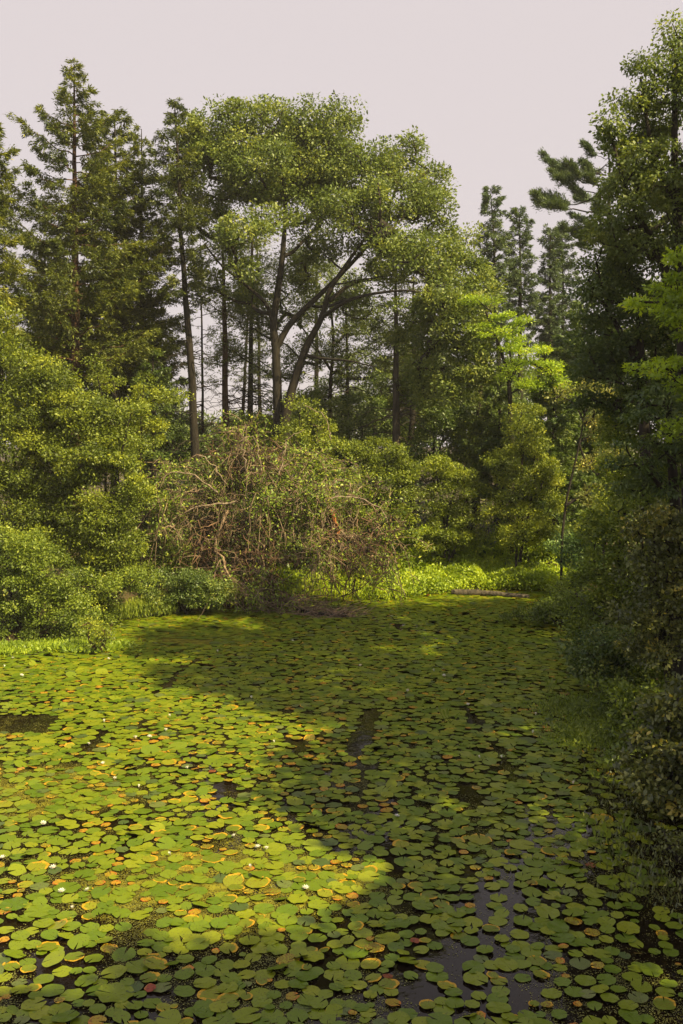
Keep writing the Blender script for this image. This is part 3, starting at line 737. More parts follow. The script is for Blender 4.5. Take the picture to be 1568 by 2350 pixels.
# ---------------- left conifers
CF('conifer_tree', 'tallest dark spire-topped conifer at the upper left with reddish trunk', 'tree', 170, 150, 31,
   [(150, 6), (200, 34), (250, 52), (300, 75), (345, 92), (380, 125), (450, 150), (560, 175), (700, 190), (860, 180)], M['hemlock'], M['redbark'],
   r0=.2, nb=160, size=.16, wid=.34, seed=21, dens=1.6, droop=.12, tips=.3, curl=.45, tint0=.5, gap=.25)
CF('conifer_tree', 'second conifer top just right of the tall spire at left', 'tree', 262, 252, 33,
   [(252, 6), (300, 38), (360, 60), (450, 90), (560, 120), (700, 140), (880, 150)], M['hemlock'], M['bark'],
   r0=.16, nb=140, size=.17, wid=.34, seed=22, dens=1.5, droop=.15, curl=.4, tint0=.5)
CF('conifer_tree', 'short-topped conifer filling the gap between the left spire and the thin pine', 'tree', 325, 296, 34,
   [(296, 6), (350, 30), (420, 50), (560, 80), (700, 90), (880, 110)], M['hemlock'], M['bark'],
   r0=.15, nb=115, size=.17, wid=.34, seed=23, dens=1.2, droop=.15, curl=.35)
CF('conifer_tree', 'wispy-topped tall thin conifer with bare dark trunk left of the oak', 'tree', 458, 228, 32,
   [(228, 5), (280, 28), (330, 50), (400, 62), (500, 66), (600, 70), (700, 50)], M['hemlock'], M['bark'],
   r0=.17, lean=-58, nb=130, size=.17, wid=.30, seed=24, dens=1.1, droop=.15, curl=.3, dead=26, tint0=.35, gap=.2)
CF('conifer_tree', 'dark conifer leaning in from the left edge of the photo', 'tree', -20, 285, 27,
   [(285, 6), (350, 40), (460, 60), (600, 75), (760, 95), (860, 90)], M['hemlock'], M['bark'],
   r0=.16, nb=130, size=.15, wid=.34, seed=25, dens=1.4, droop=.2, curl=.4, tint0=.6)

CF('hemlock_tree', 'dark hemlock filling in low behind the reddish spire trunk', 'tree', 120, 560, 34, [(560, 8), (620, 60), (720, 110), (860, 130)], M['hemlock'], M['bark'], r0=.15, nb=110, size=.16, wid=.34, seed=26, dens=1.3, curl=.3, tint0=.3)
CF('hemlock_tree', 'dark hemlock low between the left conifers and the bare thin trunk', 'tree', 300, 600, 35, [(600, 8), (660, 55), (760, 95), (900, 120)], M['hemlock'], M['bark'], r0=.15, nb=110, size=.16, wid=.34, seed=27, dens=1.3, curl=.3, tint0=.3)
# ---------------- pines behind the oak
pines = [
    (525, 420, 36, 'M', 'straight reddish pine trunk left of the oak', 'redbark', 1.0, 40, .17),
    (575, 440, 38, 'M', 'dark pine trunk close behind the left side of the oak', 'bark', 1.0, 60, .15),
    (545, 520, 40, 'M', 'thin crooked pine trunk between the reddish and the dark pine', 'bark', 1.0, 60, .09),
    (600, 430, 41, 'M', 'slim dark pine trunk just left of the oak fork', 'bark', 1.0, 50, .1),
    (722, 470, 42, 'M', 'pine trunk showing between the two oak stems', 'bark', 1.0, 50, .14),
    (800, 640, 37, 'M', 'short mossy pine trunk right of the oak stems', 'bark', .8, 50, .12),
    (915, 560, 34, 'M', 'thick pale-sided pine trunk under the right side of the oak crown', 'greybark', .6, 70, .20),
    (945, 600, 36, 'M', 'dark pine trunk directly behind the pale-sided pine', 'bark', .6, 50, .17),
    (465, 560, 39, 'M', 'very thin pine trunk just right of the wispy conifer', 'bark', .8, 30, .07),
    (1093, 700, 35, 'M', 'dark trunk right of the oak among the mid shrubs', 'bark', .6, 50, .17)]
for i, (u, vt, Yd, _m, lab, bk, dn, nbr, rr) in enumerate(pines):
    CF('pine_tree', lab, 'tree', u, vt, Yd, [(vt, 5), (vt + 60, 35), (vt + 150, 55), (vt + 240, 50), (max(vt + 260, 900), 42)], M['hemlock'], M[bk], r0=rr, nb=int(nbr * 1.7), size=.16, wid=.28,
       seed=40 + i, dens=.75, droop=.15, curl=.25, dead=46, tuft=False, gap=.3, group='pines behind the oak', lean=(-12, 6, 30, -6, 4, 2, -6, 8, -6, 6)[i])

# ---------------- oak
oak_limbs = [
    ([(640, 1010), (637, 900), (633, 800), (628, 740), (641, 650), (651, 560), (657, 450), (662, 340)], .19, .035),
    ([(634, 800), (665, 745), (715, 695), (780, 632), (846, 560), (880, 500, 32.5), (925, 400, 32)], .11, .03),
    ([(632, 765), (612, 700), (565, 655), (505, 605, 32), (470, 560, 31.5)], .075, .02),
    ([(645, 590), (670, 580), (690, 560), (730, 520, 34)], .07, .03),
    ([(846, 560), (872, 500, 31), (868, 420, 31)], .07, .03)]
oak_blobs = [(470, 290, 52, 45), (540, 275, 60, 42), (620, 285, 62, 48), (700, 280, 60, 48), (775, 285, 55, 45), (805, 265, 26, 26), (500, 370, 60, 60, 33), (600, 390, 90, 70, 33, 2),
             (720, 380, 90, 70, 34, 2), (830, 390, 80, 70), (900, 355, 40, 38), (935, 345, 38, 32), (975, 420, 48, 45), (900, 460, 90, 55, 32), (1000, 490, 50, 50),
             (780, 480, 70, 45, 31.5), (690, 470, 55, 40, 33), (560, 530, 62, 42, 31), (620, 500, 45, 30, 32), (490, 470, 40, 50, 34), (730, 560, 55, 38, 33.5), (1000, 590, 60, 60, 32),
             (930, 570, 70, 45, 31), (1045, 560, 45, 45), (1060, 640, 55, 50, 32), (1000, 690, 55, 45, 31.5), (1085, 700, 40, 50, 32), (860, 640, 50, 22, 32), (560, 610, 40, 25, 31.5), (800, 560, 40, 28, 33), (440, 350, 40, 60, 33), (430, 460, 34, 60, 34), (500, 560, 46, 40, 33.5), (640, 440, 60, 40, 34.5), (760, 440, 60, 40, 34.5), (480, 640, 44, 36, 34), (580, 690, 40, 40, 35), (700, 640, 40, 50, 35.5), (820, 700, 50, 36, 35), (1110, 640, 30, 50, 32), (400, 400, 30, 40, 34)]
T('oak_tree', 'big domed oak with dark forked stems in the middle of the far bank', 'tree', 33, 640, oak_limbs, oak_blobs, M['oak'], M['bark'],
  size=.12, spacing=.50, per=52, clr=.46, seed=5, twig=.014, flat=.65, tint0=.5, tvar=.24)
oak2_limbs = [([(655, 960), (672, 890), (702, 800), (738, 730), (757, 668), (800, 600), (850, 530)], .17, .035),
              ([(740, 728), (800, 690, 31.5), (870, 672, 31), (950, 668, 31), (1010, 690, 31)], .07, .02),
              ([(700, 815), (735, 822, 32), (800, 828, 31.5), (860, 842, 31)], .06, .015),
              ([(757, 690), (810, 650, 33), (880, 640, 33.5), (960, 650, 33.5)], .08, .03)]
oak2_blobs = [(1050, 760, 55, 50, 31), (1080, 830, 45, 55, 31), (1020, 840, 40, 40, 31.5), (960, 700, 50, 30, 31), (1000, 760, 40, 40, 32), (1100, 760, 30, 60, 31), (900, 600, 50, 40, 33), (860, 520, 45, 40, 33), (1040, 900, 30, 30, 31), (1110, 840, 34, 50, 31), (980, 830, 44, 44, 32), (1060, 690, 50, 40, 31), (930, 760, 40, 36, 33), (990, 900, 40, 34, 32.5)]
T('oak_tree', 'leaning dark oak stem with long arching limbs reaching right over the shrubs', 'tree', 32.6, 660, oak2_limbs, oak2_blobs, M['oak'], M['bark'],
  size=.12, spacing=.48, per=75, clr=.46, seed=6, twig=.014, flat=.65, tint0=.56, tvar=.24)

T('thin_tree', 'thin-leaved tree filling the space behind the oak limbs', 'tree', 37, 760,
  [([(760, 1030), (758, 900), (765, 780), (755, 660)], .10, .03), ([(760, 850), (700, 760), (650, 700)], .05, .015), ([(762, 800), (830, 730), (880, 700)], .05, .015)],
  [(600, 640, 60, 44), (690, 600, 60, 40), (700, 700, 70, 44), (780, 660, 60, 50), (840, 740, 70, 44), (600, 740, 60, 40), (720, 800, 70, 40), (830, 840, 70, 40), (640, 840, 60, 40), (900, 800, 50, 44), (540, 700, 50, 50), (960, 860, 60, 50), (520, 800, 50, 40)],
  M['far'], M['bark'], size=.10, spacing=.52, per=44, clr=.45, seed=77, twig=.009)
# ---------------- right-hand background
for i, (u, vt, w, lab) in enumerate(((1130, 432, 36, 'leftmost slender pine of the row in the right gap of sky'), (1195, 480, 34, 'second slender pine of the row in the right gap of sky'),
                                     (1262, 522, 30, 'third slender pine of the row, left of a twin trunk'), (1286, 525, 36, 'rightmost slender pine of the row beside the white pine'))):
    CF('pine_tree', lab, 'tree', u + (30 if i == 0 else 5), vt, 44 + i, [(vt, 6), (vt + 30, w * .7), (vt + 120, w), (vt + 220, w * 1.3), (vt + 330, w * 1.2)], M['pine'], M['bark'], r0=.17, nb=120, size=.19, wid=.34,
       seed=60 + i, dens=1.3, droop=.1, curl=.5, lean=(-34, -10, -4, -2)[i], dead=14, tuft=False, group='slender pines in the gap of sky', tint0=.5)
CF('white_pine_tree', 'blue-green pine with long level boughs reaching left into the sky', 'tree', 1392, 330, 36,
   [(330, 20), (380, 95), (410, 130), (480, 175), (520, 120), (570, 60)], M['pine'], M['bark'], r0=.25, nb=34, size=.15, wid=.24, seed=70, dens=2.6, droop=.04, curl=.3, tips=.28,
   tuft=True, side=math.pi, tint0=.5, gap=.02)
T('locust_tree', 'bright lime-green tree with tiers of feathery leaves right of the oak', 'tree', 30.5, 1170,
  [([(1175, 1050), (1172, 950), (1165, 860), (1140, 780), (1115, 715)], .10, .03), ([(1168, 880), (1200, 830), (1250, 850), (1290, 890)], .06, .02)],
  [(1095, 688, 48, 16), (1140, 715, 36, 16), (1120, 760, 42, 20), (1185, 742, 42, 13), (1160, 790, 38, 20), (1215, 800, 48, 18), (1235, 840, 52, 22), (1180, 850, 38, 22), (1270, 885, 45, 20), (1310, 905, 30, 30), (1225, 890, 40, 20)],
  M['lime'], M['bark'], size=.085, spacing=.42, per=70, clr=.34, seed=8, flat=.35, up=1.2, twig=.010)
# dark hemlocks behind the mid shrubs
CF('hemlock_tree', 'dark hemlock filling the space between oak trunk and lime tree', 'tree', 1150, 840, 33, [(840, 8), (880, 45), (940, 75), (1050, 90), (1150, 100)], M['dark'], M['bark'], r0=.14, nb=90, size=.15, wid=.4, seed=80, dens=1.6, curl=.3)
CF('hemlock_tree', 'dark hemlock behind the leaning grey stem at right', 'tree', 1270, 860, 31, [(860, 8), (900, 50), (960, 75), (1080, 95), (1200, 100)], M['dark'], M['bark'], r0=.14, nb=90, size=.15, wid=.4, seed=81, dens=1.6, curl=.3)
CF('hemlock_tree', 'gloomy hemlock behind the white pine foot and right thicket', 'tree', 1340, 700, 34, [(700, 8), (760, 65), (850, 85), (1000, 110), (1200, 120)], M['dark'], M['bark'], r0=.2, nb=130, size=.17, wid=.4, seed=82, dens=1.6, curl=.3)
CF('hemlock_tree', 'dark hemlock behind the oak stems at left of centre', 'tree', 350, 800, 32, [(800, 8), (850, 45), (920, 65), (1050, 80), (1150, 90)], M['dark'], M['bark'], r0=.14, nb=80, size=.14, wid=.36, seed=83, dens=1.5, curl=.3)

def shrub(name, label, Y0, u, v, blobs, mat, size=.07, spacing=.36, per=60, clr=.27, seed=1, cat='shrub', group=None, bark='bark', nst=3, **kw):
    rs = np.random.default_rng(seed + 900)
    top = min(blobs, key=lambda b: b[1]); limbs = []
    g = P(u, v, Y0)
    order = sorted(blobs, key=lambda b: b[1])[:nst]
    for i, b in enumerate(order):
        du = (rs.random() - .5) * 20
        gg = [u + du, v]
        limbs.append(([(gg[0], gg[1]), ((gg[0] + b[0]) / 2 + du, (gg[1] + b[1]) / 2), (b[0], b[1], b[4] if len(b) > 4 else Y0)], .045, .015))
    # every stem starts in the ground
    k = dict(size=size, spacing=spacing, per=per, clr=clr, seed=seed, group=group, twig=.007); k.update(kw)
    return T(name, label, cat, Y0, u, limbs, blobs, mat, M[bark], **k)

# ---------------- left bank
shrub('leafy_tree', 'tall olive-green leafy tree mass at the left edge above the bank', 24, 60, 1300,
      [(0, 830, 60, 60), (60, 850, 60, 55), (120, 890, 65, 55), (40, 940, 90, 80), (130, 980, 90, 70), (30, 1060, 100, 80), (120, 1090, 80, 70), (40, 1180, 100, 80), (-10, 740, 45, 50)], M['bush'], size=.08, spacing=.42, per=85, clr=.34, seed=101, cat='tree')
shrub('leafy_tree', 'olive-green leafy tree right of the left-edge one with light yellow top', 23.5, 230, 1300,
      [(175, 930, 60, 45), (240, 960, 62, 50), (300, 950, 42, 30), (200, 1040, 80, 70), (280, 1030, 55, 70), (290, 1110, 45, 70), (190, 1140, 80, 70), (250, 1200, 75, 60), (140, 1210, 70, 50)], M['bush'], size=.08, spacing=.42, per=85, clr=.34, seed=102, cat='tree', tint0=.52)
shrub('sapling', 'yellow-green sapling boughs sticking out before the dark conifer at left', 26, 330, 1200,
      [(330, 880, 26, 18), (370, 905, 40, 16), (310, 930, 44, 22), (260, 880, 22, 24), (220, 850, 18, 30), (400, 910, 22, 12), (330, 990, 50, 40)], M['bush'], size=.08, spacing=.38, per=60, clr=.28, seed=103, cat='tree', tint0=.62)
shrub('green_bush', 'fresh green rounded bush low at the left edge over the water', 21.6, 70, 1470,
      [(10, 1260, 60, 50), (70, 1270, 60, 50), (130, 1320, 60, 45), (30, 1350, 80, 60), (110, 1390, 70, 50), (40, 1430, 60, 40), (170, 1400, 50, 45), (0, 1455, 60, 24), (100, 1448, 60, 22), (180, 1445, 50, 26)], M['green'], size=.07, spacing=.34, per=75, clr=.26, seed=104)
shrub('green_bush', 'green bush between the left-edge bush and the dark shrub by the water', 23, 220, 1430,
      [(200, 1340, 50, 38), (260, 1350, 50, 32), (220, 1395, 60, 36), (160, 1430, 40, 26), (310, 1330, 50, 30)], M['green'], size=.07, spacing=.34, per=70, clr=.26, seed=105, tint0=.52)
shrub('dark_shrub', 'dark glossy shrub overhanging the water left of the fallen tree', 24.8, 430, 1410,
      [(380, 1350, 50, 35), (440, 1345, 55, 36), (490, 1360, 38, 34), (420, 1385, 60, 28), (360, 1385, 40, 24)], M['dark'], size=.07, spacing=.32, per=75, clr=.24, seed=106, tint0=.55)
shrub('green_shrub', 'light green shrub behind the dark waterside shrub and left of the dead tree', 26.5, 330, 1340,
      [(280, 1290, 50, 30), (350, 1280, 50, 30), (400, 1270, 50, 40), (330, 1230, 40, 30), (370, 1170, 40, 40), (330, 1140, 35, 30)], M['green'], size=.07, spacing=.36, per=60, clr=.27, seed=107)
shrub('sapling', 'tiny reddish-stemmed sapling standing in the water at left', 20.4, 225, 1492,
      [(205, 1440, 22, 16), (240, 1445, 24, 18), (225, 1462, 22, 12)], M['bush'], size=.06, spacing=.22, per=22, clr=.16, seed=108, bark='redbark', nst=3, cat='sapling', tint0=.6)
shrub('green_shrub', 'rank light green shrub at the foot of the left leafy trees', 23.6, 240, 1370,
      [(180, 1270, 50, 40), (240, 1280, 50, 36), (290, 1250, 44, 40), (200, 1220, 50, 36), (270, 1310, 50, 28), (120, 1250, 40, 40)], M['bush'], size=.08, spacing=.34, per=55, clr=.27, seed=109, tint0=.58)
# background understorey
und = [(390, 1080, 33, [(380, 1010, 50, 40), (430, 1040, 50, 50), (350, 1060, 50, 50)], 'dark', 'dark low shrub under the wispy conifer'),
       (500, 1080, 34, [(480, 1030, 45, 30), (530, 1050, 50, 40), (440, 1060, 50, 40)], 'dark', 'dark low shrub at the foot of the reddish pine'),
       (620, 1080, 35, [(590, 985, 45, 40), (650, 1000, 40, 50), (610, 1050, 60, 50)], 'green', 'mid green shrub at the foot of the oak stems'),
       (740, 1080, 35, [(700, 930, 45, 40), (760, 960, 45, 50), (740, 1030, 70, 60)], 'oak', 'grey-green shrub right of the oak foot'),
       (850, 1080, 36, [(830, 940, 55, 45), (870, 980, 55, 45), (850, 1050, 70, 50), (880, 880, 35, 30)], 'dark', 'dark understorey shrub left of the pale-sided pine'),
       (990, 1080, 34, [(980, 900, 45, 50), (1030, 950, 55, 55), (1000, 1020, 70, 50), (960, 1080, 60, 40), (1040, 1090, 60, 40)], 'dark', 'dark understorey shrub right of the pale-sided pine'),
       (1080, 1080, 34, [(1080, 1000, 60, 45), (1120, 1040, 50, 45), (1050, 1060, 60, 40)], 'green', 'green understorey shrub behind the mid bushes')]
und += [(300, 1080, 38, [(280, 880, 70, 60), (340, 930, 60, 50), (240, 940, 70, 60), (310, 1000, 90, 50)], 'dark', 'dark understorey shrub behind the left conifers'),
        (160, 1080, 37, [(120, 800, 70, 60), (190, 860, 70, 60), (60, 880, 80, 70), (140, 960, 110, 60)], 'dark', 'tall dark understorey growth behind the left spire trunk'),
        (450, 1080, 40, [(420, 985, 50, 30), (490, 1000, 50, 30), (550, 990, 50, 30), (470, 1040, 110, 34)], 'dark', 'low dark thicket seen through the pine trunks'),
        (660, 1080, 39, [(630, 950, 40, 40), (700, 990, 60, 50), (760, 900, 34, 44), (690, 1040, 110, 34)], 'dark', 'dark thicket seen between the two oak stems'),
        (920, 1080, 39, [(900, 880, 50, 60), (950, 860, 46, 70), (930, 960, 90, 60), (1000, 840, 40, 50)], 'oak', 'grey-green thicket behind the pale-sided pine'),
        (1130, 1080, 38, [(1100, 930, 60, 60), (1170, 960, 60, 60), (1140, 1020, 110, 50), (1090, 820, 34, 50)], 'dark', 'dark thicket behind the lime-green tree'),
        (1300, 1100, 36, [(1260, 960, 60, 60), (1330, 940, 60, 70), (1400, 960, 60, 80), (1330, 1050, 120, 70), (1420, 1120, 80, 70)], 'dark', 'dark thicket behind the leaning grey stem')]
for i, (u, v, Yd, bl, mt, lab) in enumerate(und):
    shrub('understorey_shrub', lab, Yd, u, v, bl, M[mt], size=.10, spacing=.5, per=60, clr=.36, seed=120 + i, group='understorey shrubs below the far trees')
# far treeline
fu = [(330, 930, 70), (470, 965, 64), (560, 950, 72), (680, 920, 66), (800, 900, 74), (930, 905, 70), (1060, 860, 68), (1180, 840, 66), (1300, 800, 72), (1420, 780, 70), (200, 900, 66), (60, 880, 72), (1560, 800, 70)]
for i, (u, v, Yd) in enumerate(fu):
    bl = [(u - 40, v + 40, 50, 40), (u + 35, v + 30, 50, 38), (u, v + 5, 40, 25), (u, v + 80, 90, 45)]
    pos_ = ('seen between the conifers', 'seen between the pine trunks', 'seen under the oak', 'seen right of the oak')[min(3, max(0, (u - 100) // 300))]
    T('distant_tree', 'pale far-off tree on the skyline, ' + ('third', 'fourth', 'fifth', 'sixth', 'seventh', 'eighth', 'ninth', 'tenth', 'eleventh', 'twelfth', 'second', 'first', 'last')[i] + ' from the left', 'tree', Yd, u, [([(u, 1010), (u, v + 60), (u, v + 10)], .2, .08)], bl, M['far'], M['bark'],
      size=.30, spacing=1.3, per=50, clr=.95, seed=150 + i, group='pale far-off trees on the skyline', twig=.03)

# ---------------- mid bank shrubs
shrub('bushy_tree', 'rounded olive-green bushy tree just right of the fallen tree', 29.3, 880, 1270,
      [(835, 1035, 40, 32), (885, 1045, 42, 36), (920, 1085, 36, 36), (870, 1110, 60, 40), (925, 1150, 34, 40), (880, 1190, 50, 44), (930, 1210, 28, 34), (830, 1160, 40, 50)], M['bush'], size=.08, spacing=.40, per=75, clr=.30, seed=201, cat='tree', tint0=.45)
shrub('bushy_tree', 'second bushy tree with yellowish right-hand tips in the middle of the bank', 29.8, 1030, 1280,
      [(1000, 1075, 40, 30), (1055, 1090, 42, 30), (1075, 1130, 36, 26), (1010, 1140, 50, 36), (1080, 1180, 28, 30), (1030, 1210, 50, 44), (1000, 1250, 40, 30), (1070, 1240, 34, 24)], M['bush'], size=.08, spacing=.40, per=75, clr=.30, seed=202, cat='tree', tint0=.56)
shrub('feathery_tree', 'tall feathery light-green tree left of the leaning grey stem', 29.2, 1190, 1290,
      [(1210, 970, 40, 40), (1195, 1010, 45, 32), (1235, 1050, 40, 34), (1150, 1060, 42, 36), (1210, 1100, 60, 36), (1262, 1115, 32, 36), (1245, 1160, 44, 30), (1160, 1160, 50, 40), (1200, 1220, 70, 38), (1250, 1230, 36, 26)], M['bush'], size=.075, spacing=.40, per=80, clr=.30, seed=203, cat='tree', tint0=.60)
T('leaning_tree', 'tree with a leaning bare grey stem and thin grey-green leaves', 'tree', 27.5, 1290,
  [([(1290, 1230), (1302, 1140), (1325, 1040), (1340, 960), (1345, 890)], .04, .018), ([(1330, 1020), (1345, 1060), (1370, 1090)], .03, .015), ([(1345, 980), (1320, 930), (1290, 912), (1270, 915)], .03, .012)],
  [(1340, 880, 38, 20), (1380, 920, 40, 30), (1385, 980, 46, 26), (1400, 1040, 40, 28), (1350, 1060, 24, 20), (1420, 1100, 36, 30), (1370, 1130, 40, 24), (1300, 905, 30, 18)], M['olive'], M['bark'], size=.085, spacing=.40, per=48, clr=.30, seed=204, tint0=.62)
shrub('blue_green_shrub', 'blue-green leafy shrub at the right end of the marsh plants', 27.8, 1330, 1310,
      [(1300, 1250, 40, 26), (1345, 1245, 40, 30), (1370, 1280, 40, 26), (1320, 1290, 40, 20)], M['teal'], size=.085, spacing=.34, per=60, clr=.25, seed=205)
shrub('autumn_shrub', 'small shrub with a few bright yellow leaves under the leaning stem', 26.4, 1380, 1250,
      [(1375, 1140, 14, 12), (1382, 1170, 14, 14), (1360, 1215, 40, 26), (1400, 1200, 40, 36)], M['bush'], size=.09, spacing=.3, per=24, clr=.2, seed=206, tint0=.75)
shrub('bank_shrub', 'dark shrub mass covering the bank between the cove and the bramble thicket', 18.5, 1460, 1500,
      [(1330, 1420, 50, 34, 20), (1400, 1400, 60, 50, 19), (1470, 1420, 70, 60), (1550, 1400, 60, 70), (1340, 1460, 44, 30, 19.5), (1420, 1480, 60, 44), (1310, 1350, 40, 34, 21), (1540, 1500, 60, 60, 17), (1480, 1540, 70, 44, 17)], M['green'], size=.085, spacing=.32, per=40, clr=.26, seed=430, tint0=.38, tvar=.28)
shrub('bank_shrub', 'low dark shrub at the foot of the thicket where the weed patch starts', 14.2, 1470, 1690,
      [(1400, 1590, 50, 26, 15.5), (1470, 1600, 60, 40), (1540, 1620, 60, 50), (1500, 1680, 60, 40, 13.5), (1440, 1660, 40, 30, 14), (1560, 1720, 50, 60, 12.8), (1440, 1740, 36, 26, 12.8)], M['green'], size=.075, spacing=.26, per=36, clr=.2, seed=431, tint0=.36, tvar=.28)
# marsh plants and grass: ground cover
def cover(name, label, pts, mat, n, hgt, size, wid, seed, jit=.25, upw=1.0, tint0=.5):
    rs = np.random.default_rng(seed); lv = Leaves()
    A = np.array([[*PG(u, v, .1)[:2]] for u, v in pts]); w = rs.integers(0, len(A) - 1, n); f = rs.random((n, 1))
    xy = A[w] * (1 - f) + A[w + 1] * f + rs.normal(0, jit, (n, 2))
    z = np.maximum(ground(xy[:, 0], xy[:, 1]), 0.0)
    hh = hgt * (.55 + .45 * wob(xy[:, 0], xy[:, 1], 2.2, seed % 9)) * rs.random(n) ** .7
    C = np.stack([xy[:, 0], xy[:, 1], z + np.maximum(hh, 0)], 1)
    D = rs.normal(0, .6, (n, 3)) + np.array([0, 0, upw]); Nn = unit(rs.normal(0, .6, (n, 3)) + np.array([0, -.3, .7]))
    lv.add(C, D, Nn, size * rs.uniform(.6, 1.4, n), wid, np.clip(tint0 + .2 * wob(xy[:, 0], xy[:, 1], 3, 2) + rs.normal(0, .18, n), 0, 1))
    o = lv.build(name, mat); tag(o, label, 'plants', kind='stuff'); return o
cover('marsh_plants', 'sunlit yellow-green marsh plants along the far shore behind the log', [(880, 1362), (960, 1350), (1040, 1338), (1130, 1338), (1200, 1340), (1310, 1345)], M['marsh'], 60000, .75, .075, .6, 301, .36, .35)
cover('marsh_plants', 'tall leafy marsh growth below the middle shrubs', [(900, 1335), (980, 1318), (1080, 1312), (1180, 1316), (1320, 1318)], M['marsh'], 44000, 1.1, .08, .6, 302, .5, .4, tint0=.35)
cover('bank_grass', 'bright green grass tuft at the left waterline', [(255, 1418), (300, 1410), (350, 1405), (385, 1402)], M['green'], 6000, .45, .16, .12, 303, .12, 2.5, .65)
cover('bank_grass', 'reedy grass and weeds along the left edge waterline', [(-20, 1490), (40, 1480), (110, 1475), (180, 1480), (260, 1478)], M['marsh'], 9000, .16, .09, .4, 304, .22, .8, .35)
cover('bank_grass', 'lit grass seen under the arch of the fallen tree', [(600, 1370), (680, 1355), (760, 1350), (850, 1360)], M['marsh'], 14000, .3, .11, .25, 305, .4, 1.5, .6)
cover('bank_grass', 'low grass between bank shrubs and the fallen tree', [(440, 1385), (520, 1375), (600, 1365)], M['bush'], 9000, .5, .12, .3, 306, .35, 1.2, .4)
# forest floor herbs
lv = Leaves(); rs = np.random.default_rng(77); n = 70000
xx = rs.uniform(-14, 16, n); yy = rs.uniform(8, 46, n); d = sdist(xx, yy); k = d > .1; xx, yy = xx[k], yy[k]; n = len(xx)
lv.add(np.stack([xx, yy, ground(xx, yy) + rs.random(n) ** 2 * .6], 1), rs.normal(0, 1, (n, 3)) + [0, 0, .6], unit(rs.normal(0, .5, (n, 3)) + [0, 0, 1]), rs.uniform(.08, .2, n), .5, rs.random(n))
tag(lv.build('forest_floor_plants', M['dark']), 'dark low herbs covering the ground under the trees', 'plants', kind='stuff')

# ---------------- right bank
T('tall_leafy_tree', 'tallest leafy tree rising at the upper right corner', 'tree', 18.5, 1560,
  [([(1590, 1200), (1575, 900), (1560, 600), (1548, 350), (1552, 120)], .20, .03), ([(1565, 700), (1500, 560), (1440, 440), (1400, 300)], .09, .02), ([(1558, 480), (1500, 350), (1470, 180)], .07, .02)],
  [(1552, 75, 18, 42), (1540, 140, 34, 40), (1475, 140, 30, 26), (1500, 190, 36, 30), (1560, 220, 50, 55), (1445, 232, 26, 24), (1480, 275, 50, 35), (1392, 290, 18, 18), (1425, 310, 34, 22), (1540, 330, 70, 50), (1460, 370, 60, 40),
   (1540, 440, 80, 60), (1440, 460, 55, 50), (1390, 520, 44, 34), (1480, 550, 70, 50), (1560, 560, 60, 60), (1620, 400, 60, 120), (1640, 200, 50, 90), (1650, 600, 60, 100), (1520, 270, 50, 40, 19.5), (1500, 420, 60, 60, 19.5), (1450, 540, 60, 50, 20), (1570, 130, 30, 60, 19), (1425, 400, 34, 40, 19), (1395, 450, 34, 40, 19), (1440, 350, 30, 30, 19), (1400, 560, 50, 50, 19), (1530, 520, 60, 60, 20), (1480, 330, 50, 40, 19.5)],
  M['oak'], M['bark'], size=.085, spacing=.42, per=70, clr=.31, seed=401, tint0=.40, hang=.5, shape='kite')
T('dark_leafy_tree', 'broad gloomy tree below the tallest one on the right bank', 'tree', 19.5, 1480,
  [([(1500, 1250), (1480, 1000), (1470, 800), (1460, 640)], .18, .04), ([(1475, 850), (1400, 720), (1350, 640)], .08, .02)],
  [(1360, 580, 42, 34), (1420, 620, 60, 44), (1500, 640, 70, 50), (1350, 660, 34, 30), (1410, 700, 66, 44), (1500, 740, 80, 50), (1370, 780, 50, 36), (1450, 800, 70, 44), (1560, 700, 50, 60), (1540, 820, 60, 50), (1400, 840, 60, 36), (1480, 880, 60, 30), (1340, 830, 34, 34), (1600, 850, 60, 80), (1400, 650, 60, 60, 21), (1480, 700, 80, 60, 21), (1550, 780, 60, 60, 21), (1420, 780, 70, 60, 21), (1360, 880, 60, 50, 20.5), (1440, 920, 70, 50, 20.5), (1540, 900, 60, 60, 20.5)],
  M['dark'], M['bark'], size=.085, spacing=.42, per=75, clr=.32, seed=402, tint0=.38)
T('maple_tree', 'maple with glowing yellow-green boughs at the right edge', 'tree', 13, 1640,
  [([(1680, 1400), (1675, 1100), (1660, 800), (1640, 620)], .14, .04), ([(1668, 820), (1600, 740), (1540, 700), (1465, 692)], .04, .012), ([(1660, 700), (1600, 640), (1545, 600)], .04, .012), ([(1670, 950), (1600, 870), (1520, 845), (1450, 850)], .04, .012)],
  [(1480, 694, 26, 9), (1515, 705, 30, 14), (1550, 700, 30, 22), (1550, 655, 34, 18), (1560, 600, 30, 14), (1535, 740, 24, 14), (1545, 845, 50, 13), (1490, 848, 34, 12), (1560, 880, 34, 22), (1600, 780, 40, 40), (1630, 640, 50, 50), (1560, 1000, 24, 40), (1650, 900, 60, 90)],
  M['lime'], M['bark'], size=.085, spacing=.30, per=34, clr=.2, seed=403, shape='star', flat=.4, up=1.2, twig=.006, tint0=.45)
T('layered_tree', 'dark tree with drooping level sprays of pointed leaves at right', 'tree', 15.5, 1540,
  [([(1560, 1300), (1545, 1100), (1535, 950), (1540, 850)], .12, .03)],
  [(1480, 900, 50, 18), (1540, 910, 60, 20), (1450, 950, 50, 18), (1520, 960, 60, 22), (1470, 1010, 60, 20), (1550, 1020, 50, 22), (1440, 1060, 46, 20), (1510, 1070, 60, 22), (1470, 1120, 60, 26), (1550, 1120, 60, 26), (1600, 1000, 60, 80)],
  M['dark'], M['bark'], size=.10, spacing=.34, per=46, clr=.27, seed=404, shape='kite', wid=.4, flat=.3, up=1.4, hang=.4, tint0=.42)
